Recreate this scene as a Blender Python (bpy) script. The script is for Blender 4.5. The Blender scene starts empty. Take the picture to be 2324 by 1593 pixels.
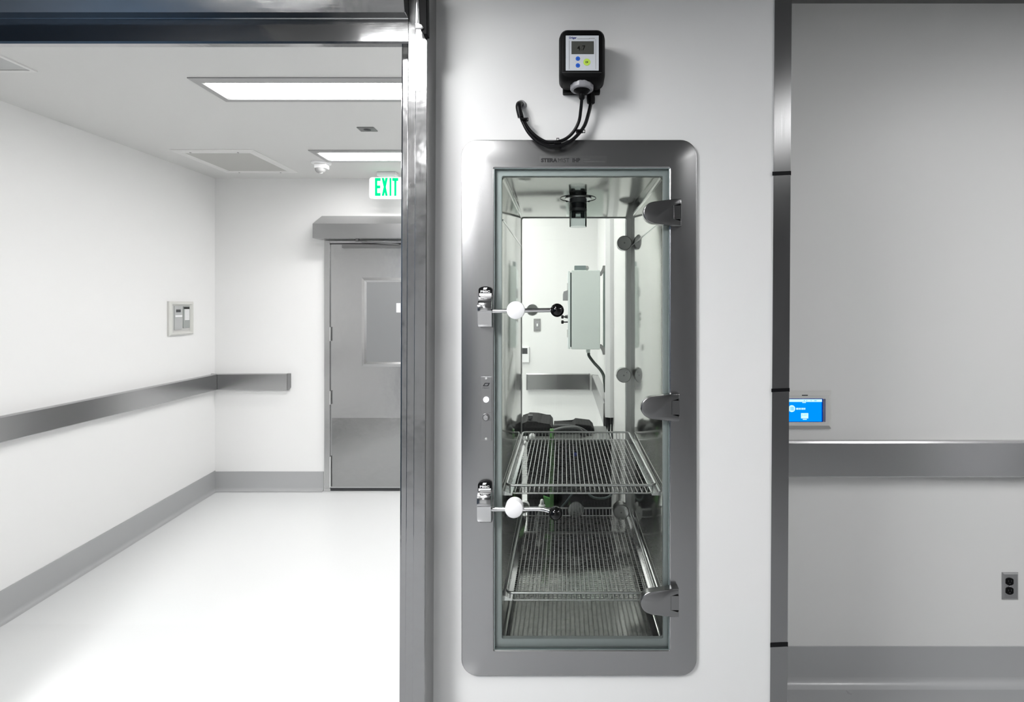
import bpy, bmesh, math, random
from mathutils import Vector, Matrix

random.seed(7)
scn = bpy.context.scene
col = scn.collection
PI = math.pi

# ------------------------------------------------------------------ camera
W_, H_ = 2324, 1593
F = 1200.0                     # focal length in pixels
PX, PY = 1278.0, 692.0         # where the optical axis meets the frame
EYE = 1.72                     # camera height above the floor
cam_d = bpy.data.cameras.new('camera')
cam = bpy.data.objects.new('camera', cam_d)
col.objects.link(cam)
cam.location = (0, 0, EYE)
cam.rotation_euler = (PI / 2, 0, 0)
cam_d.sensor_width = 36.0
cam_d.lens = F / W_ * 36.0
cam_d.shift_x = -(PX - W_ / 2) / W_
cam_d.shift_y = -(H_ / 2 - PY) / W_
cam_d.clip_start = 0.02
scn.camera = cam

# ------------------------------------------------------------------ world, exposure
world = bpy.data.worlds.new('world')
scn.world = world
world.use_nodes = True
world.node_tree.nodes['Background'].inputs[0].default_value = (0.05, 0.055, 0.06, 1)
world.node_tree.nodes['Background'].inputs[1].default_value = 0.3
scn.view_settings.view_transform = 'Standard'
scn.view_settings.look = 'None'
scn.view_settings.exposure = 1.42
scn.view_settings.gamma = 1.0
try:
    scn.view_settings.use_curve_mapping = False
    scn.cycles.max_bounces = 14
    scn.cycles.transparent_max_bounces = 24
    scn.cycles.use_denoising = True
except Exception:
    pass
L_NEAR = 16.0        # troffers of the near room
L_HALL = 11.5        # troffers of the corridor
L_FILL = 27.0        # added fill panel beside the navy wall, out of view

L_SIDE_FILL = 9.0        # added fill panel on the right, out of view

# depths (metres in front of the camera)
D1 = 1.714          # front of the pier wall
DE = 4.615          # end wall of the corridor
D2 = 2.405          # recessed wall on the right
XL = -3.04          # corridor left wall
XR = 0.30           # corridor right wall
ZC = EYE + 1.104    # corridor ceiling
ZN = EYE + 1.371    # near room ceiling
ZE = 0.10           # floor level at the end wall


def X(px, D): return (px - PX) / F * D
def Z(py, D): return EYE - (py - PY) / F * D
def P(px, py, D): return Vector((X(px, D), D, Z(py, D)))


# ------------------------------------------------------------------ materials
MATS = {}


def node_mat(name):
    m = bpy.data.materials.new(name)
    m.use_nodes = True
    nt = m.node_tree
    b = nt.nodes.get('Principled BSDF')
    MATS[name] = m
    return m, nt, b


def plain(name, c, rough=0.5, metal=0.0, spec=0.5, emit=0, ecol=None, bump=0.0, bscale=200, var=0.0, coat=0.0):
    m, nt, b = node_mat(name)
    b.inputs['Base Color'].default_value = (*c, 1)
    b.inputs['Roughness'].default_value = rough
    b.inputs['Metallic'].default_value = metal
    b.inputs['Specular IOR Level'].default_value = spec
    b.inputs['Coat Weight'].default_value = coat
    if emit:
        b.inputs['Emission Color'].default_value = (*(ecol or c), 1)
        b.inputs['Emission Strength'].default_value = emit
    tc = nt.nodes.new('ShaderNodeTexCoord')
    nz = nt.nodes.new('ShaderNodeTexNoise')
    nz.inputs['Scale'].default_value = bscale
    nz.inputs['Detail'].default_value = 3
    nt.links.new(tc.outputs['Object'], nz.inputs['Vector'])
    if bump:
        bp = nt.nodes.new('ShaderNodeBump')
        bp.inputs['Strength'].default_value = bump
        bp.inputs['Distance'].default_value = 0.002
        nt.links.new(nz.outputs['Fac'], bp.inputs['Height'])
        nt.links.new(bp.outputs['Normal'], b.inputs['Normal'])
    if var:
        mp = nt.nodes.new('ShaderNodeMapRange')
        mp.inputs['To Min'].default_value = max(0.0, rough - var)
        mp.inputs['To Max'].default_value = rough + var
        nt.links.new(nz.outputs['Fac'], mp.inputs['Value'])
        nt.links.new(mp.outputs['Result'], b.inputs['Roughness'])
    return m


def steel(name, c=0.55, rough=0.25, stretch=(4, 4, 300), bump=0.05, var=0.06, patch=0.0):
    """brushed stainless steel: grain stretched along one axis."""
    m, nt, b = node_mat(name)
    cc = c if isinstance(c, tuple) else (c, c, c * 1.005)
    b.inputs['Base Color'].default_value = (*cc, 1)
    b.inputs['Metallic'].default_value = 1.0
    tc = nt.nodes.new('ShaderNodeTexCoord')
    mp = nt.nodes.new('ShaderNodeMapping')
    mp.inputs['Scale'].default_value = stretch
    nz = nt.nodes.new('ShaderNodeTexNoise')
    nz.inputs['Scale'].default_value = 3.0
    nz.inputs['Detail'].default_value = 4
    nt.links.new(tc.outputs['Object'], mp.inputs['Vector'])
    nt.links.new(mp.outputs['Vector'], nz.inputs['Vector'])
    mr = nt.nodes.new('ShaderNodeMapRange')
    mr.inputs['To Min'].default_value = max(0.02, rough - var)
    mr.inputs['To Max'].default_value = rough + var
    nt.links.new(nz.outputs['Fac'], mr.inputs['Value'])
    nt.links.new(mr.outputs['Result'], b.inputs['Roughness'])
    bp = nt.nodes.new('ShaderNodeBump')
    bp.inputs['Strength'].default_value = bump
    bp.inputs['Distance'].default_value = 0.001
    nt.links.new(nz.outputs['Fac'], bp.inputs['Height'])
    nt.links.new(bp.outputs['Normal'], b.inputs['Normal'])
    if patch:
        n2 = nt.nodes.new('ShaderNodeTexNoise')
        n2.inputs['Scale'].default_value = 14
        nt.links.new(tc.outputs['Object'], n2.inputs['Vector'])
        b2 = nt.nodes.new('ShaderNodeBump')
        b2.inputs['Strength'].default_value = patch
        b2.inputs['Distance'].default_value = 0.02
        nt.links.new(n2.outputs['Fac'], b2.inputs['Height'])
        nt.links.new(bp.outputs['Normal'], b2.inputs['Normal'])
        nt.links.new(b2.outputs['Normal'], b.inputs['Normal'])
    return m


def pane_mat(name, tint, refl=0.0, rough=0.0, ior=1.3):
    """thin clear sheet: transparent with a Fresnel reflection."""
    m = bpy.data.materials.new(name)
    m.use_nodes = True
    nt = m.node_tree
    nt.nodes.clear()
    out = nt.nodes.new('ShaderNodeOutputMaterial')
    tr = nt.nodes.new('ShaderNodeBsdfTransparent')
    tr.inputs['Color'].default_value = (*tint, 1)
    gl = nt.nodes.new('ShaderNodeBsdfGlossy')
    gl.inputs['Roughness'].default_value = rough
    fr = nt.nodes.new('ShaderNodeFresnel')
    fr.inputs['IOR'].default_value = ior
    ad = nt.nodes.new('ShaderNodeMath')
    ad.operation = 'ADD'
    ad.inputs[1].default_value = refl
    mx = nt.nodes.new('ShaderNodeMixShader')
    nt.links.new(fr.outputs['Fac'], ad.inputs[0])
    nt.links.new(ad.outputs[0], mx.inputs['Fac'])
    nt.links.new(tr.outputs[0], mx.inputs[1])
    nt.links.new(gl.outputs[0], mx.inputs[2])
    nt.links.new(mx.outputs[0], out.inputs['Surface'])
    MATS[name] = m
    return m


def lamp_mat(name, c, s):
    m = bpy.data.materials.new(name)
    m.use_nodes = True
    nt = m.node_tree
    nt.nodes.clear()
    out = nt.nodes.new('ShaderNodeOutputMaterial')
    em = nt.nodes.new('ShaderNodeEmission')
    em.inputs['Color'].default_value = (*c, 1)
    em.inputs['Strength'].default_value = s
    nt.links.new(em.outputs[0], out.inputs['Surface'])
    MATS[name] = m
    return m


wall_white = plain('wall_paint', (0.80, 0.80, 0.795), 0.38, bump=0.03, bscale=60, spec=0.4)
hall_white = plain('hall_paint', (0.83, 0.83, 0.825), 0.42, bump=0.02, bscale=60, spec=0.4)
recess_paint = plain('recess_paint', (0.74, 0.74, 0.73), 0.45, bump=0.03, bscale=60, spec=0.4)
ceil_white = plain('ceiling_paint', (0.68, 0.68, 0.67), 0.7, bump=0.02, bscale=40)
near_grey = plain('back_wall_paint', (0.34, 0.34, 0.34), 0.6)
near_ceil = plain('near_ceiling_paint', (0.15, 0.15, 0.15), 0.8)
navy = plain('navy_paint', (0.006, 0.022, 0.045), 0.7)
back_light = plain('back_wall_light_paint', (0.75, 0.75, 0.75), 0.6)
back_dark = plain('back_wall_dark_paint', (0.34, 0.34, 0.34), 0.6)
floor_grey = plain('grey_floor', (0.34, 0.345, 0.35), 0.3, var=0.05, bscale=10)
floor_m = plain('epoxy_floor', (0.71, 0.72, 0.72), 0.22, bump=0.03, bscale=8, var=0.05)
base_m = plain('cove_base', (0.40, 0.405, 0.41), 0.3, var=0.05, bscale=10)

st_frame = steel('steel_bezel', 0.45, 0.27, (4, 4, 260), 0.0, 0.006)
st_jamb = steel('steel_jamb', 0.42, 0.16, (200, 200, 3), 0.02, 0.05, patch=0.10)
st_head = steel('steel_header', 0.42, 0.14, (3, 200, 200), 0.02, 0.05, patch=0.04)
st_door = steel('steel_door', 0.52, 0.24, (3, 3, 120), 0.03, patch=0.05)
st_rail = steel('steel_rail', 0.48, 0.26, (3, 3, 200), 0.005, 0.02)
st_guard = steel('steel_guard', 0.38, 0.22, (200, 200, 2), 0.010)
st_liner = steel('steel_liner', (0.44, 0.45, 0.43), 0.10, (3, 3, 160), 0.004, 0.03)
st_part = steel('steel_cast', 0.32, 0.24, (60, 60, 60), 0.02)
st_knob = steel('steel_knob', 0.62, 0.30, (20, 20, 20), 0.01)
st_cross = steel('steel_cross_wire', 0.55, 0.28, (20, 20, 20), 0.0)
st_rear = steel('steel_rear_frame', 0.66, 0.34, (20, 20, 200), 0.02)
st_bright = steel('steel_polished', 0.75, 0.12, (20, 20, 20), 0.01)
st_wire = steel('steel_wire', 0.92, 0.36, (20, 20, 20), 0.0)
st_dark = steel('steel_dull', 0.30, 0.35, (30, 30, 30), 0.03)
gasket_m = plain('silicone_gasket', (0.56, 0.61, 0.63), 0.35)
black_m = plain('black_plastic', (0.004, 0.004, 0.0045), 0.5, spec=0.10, bump=0.05, bscale=400)
black_gloss = plain('black_gloss', (0.003, 0.003, 0.003), 0.08)
black_rub = plain('black_rubber', (0.005, 0.005, 0.006), 0.35, spec=0.2)
dark_grey = plain('dark_grey_plastic', (0.045, 0.047, 0.05), 0.45)
mid_grey = plain('grey_plastic', (0.30, 0.30, 0.31), 0.4)
trim_grey = plain('light_trim_grey', (0.38, 0.38, 0.38), 0.4)
lt_grey = plain('light_grey_plastic', (0.55, 0.55, 0.54), 0.4)
white_pl = plain('white_plastic', (0.88, 0.88, 0.89), 0.3)
ivory = plain('ivory_plastic', (0.66, 0.66, 0.63), 0.4)
ivory_dk = plain('putty_plastic', (0.42, 0.43, 0.42), 0.4)
enc_m = plain('grey_green_enamel', (0.68, 0.735, 0.71), 0.3, bump=0.02)
enc_edge = plain('pale_enamel', (0.74, 0.80, 0.79), 0.3)
green_pl = pane_mat('green_acrylic', (0.35, 0.70, 0.30), 0.03, 0.1)
green_pl2 = plain('green_plastic', (0.13, 0.40, 0.11), 0.35, emit=0)
blue_pl = plain('blue_plastic', (0.02, 0.05, 0.45), 0.3)
blue_btn = plain('blue_button', (0.02, 0.13, 0.62), 0.35)
lime_btn = plain('lime_button', (0.55, 0.78, 0.10), 0.35)
ink = plain('black_ink', (0.01, 0.01, 0.012), 0.5)
navy_ink = plain('navy_ink', (0.03, 0.04, 0.22), 0.5)
grey_ink = plain('grey_ink', (0.13, 0.13, 0.13), 0.5)
white_ink = plain('white_ink', (0.85, 0.85, 0.85), 0.5)
mon_plate = plain('monitor_plate', (0.62, 0.65, 0.69), 0.4)
lcd_m = plain('lcd_glass', (0.075, 0.078, 0.07), 0.2)
lcd_ink = plain('lcd_digit', (0.012, 0.012, 0.010), 0.3)
nut_m = plain('nut_plastic', (0.28, 0.28, 0.30), 0.35)
win_m = plain('window_glass', (0.20, 0.205, 0.21), 0.06, spec=0.9)
vent_m = plain('vent_mesh', (0.50, 0.50, 0.48), 0.6)
vent_fr = plain('vent_paint', (0.74, 0.74, 0.73), 0.5)
glass_front = pane_mat('door_glass', (0.975, 0.988, 0.974), 0.0)
glass_rear = pane_mat('rear_glass', (0.982, 0.992, 0.98), 0.0)
clear_pl = pane_mat('smoky_clear_plastic', (0.88, 0.90, 0.90), 0.02, 0.05, 1.12)
dome_pl = pane_mat('clear_dome', (0.80, 0.82, 0.82), 0.08, 0.05)
lamp_hall = lamp_mat('hall_diffuser', (1.0, 0.99, 0.98), L_HALL)
lamp_near = lamp_mat('near_diffuser', (1.0, 1.0, 1.0), L_NEAR)
lamp_fill = lamp_mat('fill_diffuser', (1.0, 1.0, 1.0), L_FILL)
lamp_mid = lamp_mat('mid_diffuser', (1.0, 1.0, 1.0), 3.2)
lamp_dim = lamp_mat('dim_diffuser', (1.0, 1.0, 1.0), 2.2)
lamp_side_fill = lamp_mat('side_fill_diffuser', (1.0, 1.0, 1.0), L_SIDE_FILL)
exit_em = lamp_mat('exit_green', (0.0, 0.90, 0.33), 0.41)
acrylic = plain('exit_acrylic', (0.85, 0.88, 0.86), 0.2, emit=0.12, ecol=(0.95, 1.0, 0.96))
scr_blue = lamp_mat('screen_blue', (0.0, 0.28, 1.0), 0.42)
scr_dark = lamp_mat('screen_edge', (0.0, 0.03, 0.35), 0.3)
scr_white = lamp_mat('screen_white', (0.62, 0.95, 1.0), 0.42)
scr_mid = lamp_mat('screen_text', (0.22, 0.62, 1.0), 0.42)
ind_white = plain('indicator_lens', (0.85, 0.85, 0.90), 0.3, emit=0.25)


# ------------------------------------------------------------------ geometry helpers
def newbm(): return bmesh.new()


def box(bm, x0, x1, y0, y1, z0, z1, bev=0.0, seg=2):
    vs = [bm.verts.new((x, y, z)) for x in (x0, x1) for y in (y0, y1) for z in (z0, z1)]
    idx = [(0, 1, 3, 2), (4, 6, 7, 5), (0, 4, 5, 1), (2, 3, 7, 6), (0, 2, 6, 4), (1, 5, 7, 3)]
    fs = [bm.faces.new([vs[i] for i in f]) for f in idx]
    if bev:
        es = list({e for f in fs for e in f.edges})
        bmesh.ops.bevel(bm, geom=es, offset=bev, segments=seg, affect='EDGES', profile=0.5)
    return bm


def prism(bm, pts, axis, a, b, bev=0.0, seg=2):
    """polygon pts (2-D) extruded along axis from a to b; axis y: pts are (x,z); x: (y,z); z: (x,y)."""
    def mk(p, t):
        if axis == 'y': return (p[0], t, p[1])
        if axis == 'x': return (t, p[0], p[1])
        return (p[0], p[1], t)
    v0 = [bm.verts.new(mk(p, a)) for p in pts]
    v1 = [bm.verts.new(mk(p, b)) for p in pts]
    n = len(pts)
    fs = [bm.faces.new(v0), bm.faces.new(v1[::-1])]
    for i in range(n):
        j = (i + 1) % n
        fs.append(bm.faces.new([v0[i], v1[i], v1[j], v0[j]]))
    if bev:
        es = list({e for f in fs[:2] for e in f.edges})
        bmesh.ops.bevel(bm, geom=es, offset=bev, segments=seg, affect='EDGES', profile=0.5)
    return bm


def rrect(x0, x1, z0, z1, r, n=5):
    pts = []
    for cx, cz, a0 in ((x1 - r, z1 - r, 0), (x0 + r, z1 - r, 90), (x0 + r, z0 + r, 180), (x1 - r, z0 + r, 270)):
        for k in range(n + 1):
            a = math.radians(a0 + 90 * k / n)
            pts.append((cx + r * math.cos(a), cz + r * math.sin(a)))
    return pts


def loft(bm, loops, cap0=False, cap1=False, close=False):
    rings = [[bm.verts.new(p) for p in lp] for lp in loops]
    n = len(rings[0])
    pairs = list(zip(rings, rings[1:]))
    if close: pairs.append((rings[-1], rings[0]))
    for a, b in pairs:
        for i in range(n):
            j = (i + 1) % n
            bm.faces.new([a[i], a[j], b[j], b[i]])
    if cap0: bm.faces.new(rings[0][::-1])
    if cap1: bm.faces.new(rings[-1])
    return bm


def lp(pts, y): return [(p[0], y, p[1]) for p in pts]


def ring(bm, outer, inner, y0, y1):
    """flat frame between two outlines with equal point counts, from y0 (front) to y1 (back)."""
    loft(bm, [lp(outer, y0), lp(outer, y1), lp(inner, y1), lp(inner, y0)], close=True)
    return bm


def frame_rect(bm, x0, x1, z0, z1, w, y0, y1, r=0.0005):
    return ring(bm, rrect(x0, x1, z0, z1, max(r, 0.0004), 2), rrect(x0 + w, x1 - w, z0 + w, z1 - w, 0.0004, 2), y0, y1)


def basis(d):
    d = d.normalized()
    u = d.cross(Vector((0, 0, 1)))
    if u.length < 1e-4: u = d.cross(Vector((0, 1, 0)))
    u.normalize()
    return u, d.cross(u).normalized()


def tube(bm, pts, r, n=10, caps=True):
    pts = [Vector(p) for p in pts]
    rings = []
    u = v = None
    for i, p in enumerate(pts):
        d = (pts[min(i + 1, len(pts) - 1)] - pts[max(i - 1, 0)]).normalized()
        if u is None:
            u, v = basis(d)
        else:
            u = (u - d * u.dot(d)).normalized()
            v = d.cross(u).normalized()
        rr = r[i] if isinstance(r, (list, tuple)) else r
        rings.append([bm.verts.new(p + u * rr * math.cos(2 * PI * k / n) + v * rr * math.sin(2 * PI * k / n)) for k in range(n)])
    for a, b in zip(rings, rings[1:]):
        for k in range(n):
            j = (k + 1) % n
            bm.faces.new([a[k], a[j], b[j], b[k]])
    if caps:
        bm.faces.new(rings[0][::-1])
        bm.faces.new(rings[-1])
    return bm


def smooth_path(pts, n=6):
    pts = [Vector(p) for p in pts]
    out = []
    for i in range(len(pts) - 1):
        p0, p1 = pts[max(i - 1, 0)], pts[i]
        p2, p3 = pts[i + 1], pts[min(i + 2, len(pts) - 1)]
        for k in range(n):
            t = k / n
            out.append(0.5 * ((2 * p1) + (p2 - p0) * t + (2 * p0 - 5 * p1 + 4 * p2 - p3) * t * t + (3 * p1 - p0 - 3 * p2 + p3) * t ** 3))
    out.append(pts[-1])
    return out


def lathe(bm, c, axis, prof, n=28):
    """prof: (distance along axis, radius) pairs."""
    c = Vector(c)
    d = Vector({'x': (1, 0, 0), 'y': (0, 1, 0), 'z': (0, 0, 1)}[axis]) if isinstance(axis, str) else Vector(axis).normalized()
    u, v = basis(d)
    rings = []
    for t, r in prof:
        r = max(r, 1e-5)
        rings.append([bm.verts.new(c + d * t + (u * math.cos(2 * PI * k / n) + v * math.sin(2 * PI * k / n)) * r) for k in range(n)])
    for a, b in zip(rings, rings[1:]):
        for k in range(n):
            j = (k + 1) % n
            bm.faces.new([a[k], a[j], b[j], b[k]])
    bm.faces.new(rings[0][::-1])
    bm.faces.new(rings[-1])
    return bm


def ball(bm, c, r, n=24):
    prof = [(-r * math.cos(PI * k / 14), r * math.sin(PI * k / 14)) for k in range(15)]
    return lathe(bm, c, 'z', prof, n)


def wloc(o):
    v = Vector((0, 0, 0))
    while o is not None:
        v += o.location
        o = o.parent
    return v


def mesh_obj(name, bm, mat, parent=None, smooth=None, loc=None):
    bmesh.ops.recalc_face_normals(bm, faces=bm.faces[:])
    off = wloc(parent) if parent is not None else Vector(loc or (0, 0, 0))
    for v in bm.verts: v.co -= off
    me = bpy.data.meshes.new(name)
    bm.to_mesh(me)
    bm.free()
    me.materials.append(mat)
    if smooth is not None:
        me.polygons.foreach_set('use_smooth', [True] * len(me.polygons))
        me.set_sharp_from_angle(angle=math.radians(smooth))
    o = bpy.data.objects.new(name, me)
    col.objects.link(o)
    if parent is not None: o.parent = parent
    else: o.location = off
    return o


def tag(o, label, cat, group=None, kind=None):
    o['label'] = label
    o['category'] = cat
    if group: o['group'] = group
    if kind: o['kind'] = kind
    return o


def thing(name, loc, label, cat, group=None, kind=None):
    o = bpy.data.objects.new(name, None)
    o.empty_display_size = 0.05
    col.objects.link(o)
    o.location = loc
    return tag(o, label, cat, group, kind)


def dup(root, delta, label=None):
    r = root.copy()
    col.objects.link(r)
    r.location = Vector(root.location) + Vector(delta)
    if label: r['label'] = label
    for ch in root.children:
        c = ch.copy(); col.objects.link(c); c.parent = r
        for g in ch.children:
            d = g.copy(); col.objects.link(d); d.parent = c
    return r


def struct(name, bm, mat, label, cat, smooth=None):
    return tag(mesh_obj(name, bm, mat, None, smooth), label, cat, None, 'structure')


def text_bm(bm, s, p0, p1, D=None, bold=0.0, plane=None, thick=0.0004):
    """letters stretched to fill the pixel box p0 (left, top) - p1 (right, bottom) on the plane at depth D."""
    cu = bpy.data.curves.new('t', 'FONT')
    cu.body = s
    cu.offset = bold
    cu.extrude = 0.0
    cu.resolution_u = 3
    o = bpy.data.objects.new('t', cu)
    col.objects.link(o)
    dg = bpy.context.evaluated_depsgraph_get()
    dg.update()
    me = bpy.data.meshes.new_from_object(o.evaluated_get(dg))
    xs = [v.co.x for v in me.vertices]; ys = [v.co.y for v in me.vertices]
    ax, bx, ay, by = min(xs), max(xs), min(ys), max(ys)
    if plane is None:
        a, b = P(p0[0], p0[1], D), P(p1[0], p1[1], D)
        plane = lambda u, v: Vector((a.x + (b.x - a.x) * u, D, b.z + (a.z - b.z) * v))
    vs = [bm.verts.new(plane((v.co.x - ax) / (bx - ax), (v.co.y - ay) / (by - ay))) for v in me.vertices]
    for f in me.polygons:
        try: bm.faces.new([vs[i] for i in f.vertices])
        except ValueError: pass
    bpy.data.objects.remove(o)
    bpy.data.curves.remove(cu)
    bpy.data.meshes.remove(me)
    return bm


def pbox(bm, px0, px1, py0, py1, Da, Db, bev=0.0, seg=2):
    """box whose front face at depth Da fills the pixel rectangle."""
    return box(bm, X(px0, Da), X(px1, Da), Da, Db, Z(py1, Da), Z(py0, Da), bev, seg)


def disc(bm, px, py, D, r, t=0.0015, n=20):
    c = P(px, py, D)
    return lathe(bm, c, 'y', [(0, r), (t, r)], n)


# ================================================================== SETTING
# floor: level in front, rising gently to the end wall of the corridor
bm = newbm()
ys = [1.76, 2.2, 2.85, DE + 0.2]
zs = [0, 0, 0, ZE + 0.011]
prev = None
for y, z in zip(ys, zs):
    cur = [bm.verts.new((-3.2, y, z)), bm.verts.new((0.72, y, z))]
    if prev: bm.faces.new([prev[0], prev[1], cur[1], cur[0]])
    prev = cur
struct('floor', bm, floor_m, 'glossy white epoxy floor running from the doorway to the far steel door', 'floor')

bm = newbm()
box(bm, -4.1, 3.4, -4.2, 1.76, -0.03, 0)
box(bm, 0.72, 3.4, 1.76, D2 + 0.1, -0.03, 0)
struct('floor_near', bm, floor_grey, 'grey floor of the near room under the recessed wall', 'floor')

# corridor ceiling, walls
bm = newbm(); box(bm, XL - 0.1, XR + 0.1, D1 + 0.1, DE + 0.1, ZC, ZC + 0.08)
struct('ceiling', bm, ceil_white, 'white plaster ceiling of the corridor with flush light panels', 'ceiling')
bm = newbm(); box(bm, XL - 0.12, XL, D1 + 0.1, DE + 0.1, -0.02, ZC)
struct('wall_left', bm, hall_white, 'long white wall down the left side of the corridor', 'wall')
bm = newbm(); box(bm, XL, XR, DE, DE + 0.12, 0.0, ZC)
struct('wall_end', bm, hall_white, 'white wall closing the far end of the corridor', 'wall')
bm = newbm(); box(bm, XR, XR + 0.12, 2.55, DE + 0.12, -0.02, ZC)
struct('wall_right', bm, hall_white, 'white corridor wall seen through the cabinet, carrying the grey enclosure', 'wall')

# pier wall round the cabinet: pieces of one thick wall, right edge slightly out of plumb
CX0, CX1 = X(1121, D1), X(1520, D1)      # hole for the cabinet
CZ0, CZ1 = Z(1475, D1), Z(381, D1)
PXL = X(930, D1)
DB = 2.53
def redge(z):
    t = (EYE + (PY) / F * D1 - z) / (1593 / F * D1)
    return X(1795.5 - 10.5 * t, D1)
bm = newbm()
box(bm, PXL, CX0, D1, DB, 0, ZN)
prism(bm, [(CX1, 0), (redge(0), 0), (redge(ZN), ZN), (CX1, ZN)], 'y', D1, DB)
box(bm, CX0, CX1, D1, DB, CZ1, ZN)
box(bm, CX0, CX1, D1, DB, 0, CZ0)
struct('wall_front', bm, wall_white, 'white wall pier holding the glass-doored cabinet', 'wall')
# head over the opening and the wall left of it
bm = newbm()
box(bm, -2.25, PXL, D1 - 0.0, D1 + 0.12, EYE + 0.98, ZN)
box(bm, -4.0, -2.25, D1, D1 + 0.12, 0, ZN)
struct('wall_head', bm, wall_white, 'white wall above the wide doorway', 'wall')
# recess on the right
bm = newbm(); box(bm, 0.70, 3.3, D2, D2 + 0.1, 0, ZN)
struct('wall_recess', bm, recess_paint, 'pale grey painted wall set back on the right', 'wall')
bm = newbm(); box(bm, 3.2, 3.3, -4.1, D2, 0, ZN)
struct('wall_side', bm, near_grey, 'grey side wall of the near room', 'wall')
bm = newbm(); box(bm, -2.75, -0.1, -4.1, -4.0, 0, ZN)
struct('wall_back', bm, back_light, 'pale wall behind the viewpoint', 'wall')
bm = newbm(); box(bm, -0.1, 3.2, -4.1, -4.0, 0, ZN)
struct('wall_back_dark', bm, back_dark, 'dark grey wall behind the viewpoint', 'wall')
bm = newbm(); box(bm, 3.16, 3.2, 0.2, 1.1, 0, 2.1, 0.004)
struct('reflector_door', bm, white_pl, 'added white door-sized reflector in the side wall of the near room', 'door')  # unseen white slab added so the recess handrail mirrors a bright patch
bm = newbm(); box(bm, -2.75, -2.62, -4.0, D1, 0, ZN)
struct('wall_navy', bm, navy, 'dark navy wall beside the viewpoint', 'wall')
bm = newbm(); box(bm, 0.95, 3.3, -4.1, D2 + 0.1, ZN, ZN + 0.08)
struct('ceiling_near', bm, near_ceil, 'grey raised ceiling over the recess in the near room', 'ceiling')
bm = newbm(); box(bm, -2.75, -1.2, 0.6, 1.55, ZC - 0.004, ZC - 0.0005)
struct('header_reflection_panel', bm, navy, 'added dark navy ceiling panel for the doorway header to mirror', 'ceiling')  # unseen navy sheet added to darken what the header reflects
bm = newbm(); box(bm, -2.75, 0.95, -4.1, D1 - 0.0005, ZC, ZN + 0.08)
struct('ceiling_soffit', bm, near_ceil, 'lower grey ceiling in front of the doorway', 'ceiling')


# baseboards (coved resin skirting)
def cove_profile(h, t=0.006, r=0.03):
    """(distance from wall, height) outline of a coved skirting."""
    pts = [(0, h), (t, h)]
    for k in range(7):
        a = PI / 2 * k / 6
        pts.append((t + r - r * math.cos(a), r - r * math.sin(a)))
    pts.append((0, 0))
    return pts

bm = newbm()
pr = cove_profile(0.175)
lf = []
for y, z in ((D1 + 0.12, 0.0), (2.85, 0.0), (DE - 0.001, ZE)):
    lf.append([(XL + a, y, z + b) for a, b in pr])
loft(bm, lf, True, True)
struct('baseboard_left', bm, base_m, 'grey coved skirting along the left corridor wall', 'baseboard', 40)
bm = newbm()
lf = [[(x, DE - a, ZE + b) for a, b in cove_profile(0.168)] for x in (XL + 0.006, X(735, DE))]
loft(bm, lf, True, True)
struct('baseboard_end', bm, base_m, 'grey coved skirting under the end wall beside the steel door', 'baseboard', 40)
bm = newbm()
lf = [[(x, D2 - a, b) for a, b in cove_profile(0.170, 0.006, 0.035)] for x in (0.74, 3.2)]
loft(bm, lf, True, True)
struct('baseboard_recess', bm, base_m, 'grey coved skirting under the recessed right wall', 'baseboard', 40)


# ------------------------------------------------------------------ doorway frame: jamb and header
def leanbox(bm, pa, pb, dl, Da, Db, bev=0.002, z0=0.0, z1=ZN):
    """upright of constant section leaning by dl pixels over the frame height."""
    def xx(p, z):
        t = (PY - (z - EYE) * F / Da) / H_
        return X(p + dl * t, Da)
    prism(bm, [(xx(pa, z0), z0), (xx(pb, z0), z0), (xx(pb, z1), z1), (xx(pa, z1), z1)], 'y', Da, Db)
    if bev:
        bmesh.ops.bevel(bm, geom=bm.edges[:], offset=bev, segments=2, affect='EDGES', profile=0.5)
    return bm

jamb = thing('trim_1', (X(955, D1), D1, 0), 'stepped polished steel jamb on the right of the wide doorway', 'door frame', None, 'structure')
bm = leanbox(newbm(), 943, 970.5, -7, 1.603, D1 - 0.0005)
mesh_obj('track_cover', bm, st_jamb, jamb)
bm = leanbox(newbm(), 926.5, 946, -7, 1.640, D1 + 0.005)
mesh_obj('jamb_face', bm, st_jamb, jamb)
bm = leanbox(newbm(), 911, 930, -6, 1.70, D1 + 0.10, 0.006, 0.0, Z(103, 1.70))
mesh_obj('jamb_return', bm, st_jamb, jamb)

head = thing('trim_2', (-1.4, D1, Z(97, 1.637)), 'polished steel header spanning the top of the wide doorway', 'door frame', None, 'structure')
xr = X(927, 1.640)
bm = newbm()
zq = Z(27, 1.600)
prism(bm, [(1.602, zq), (1.578, zq + 0.085), (1.578, ZC - 0.006), (D1 - 0.0005, ZC - 0.006), (D1 - 0.0005, zq)], 'x', -2.6, xr, 0.001)
mesh_obj('track_box', bm, st_head, head)
bm = newbm()
zt, zb = Z(27, 1.600) + 0.004, Z(98, 1.637)
pr = [(1.637, zt), (1.637, zb + 0.006), (1.640, zb), (1.662, zb), (1.668, zb + 0.01), (1.668, zt)]
prism(bm, pr, 'x', -2.6, xr)
mesh_obj('header_face', bm, st_head, head)
bm = newbm(); tube(bm, [(-2.6, 1.6362, Z(41, 1.637)), (xr, 1.6362, Z(42.5, 1.637))], 0.0016, 8)
mesh_obj('bead', bm, st_bright, head, 60)

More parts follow.
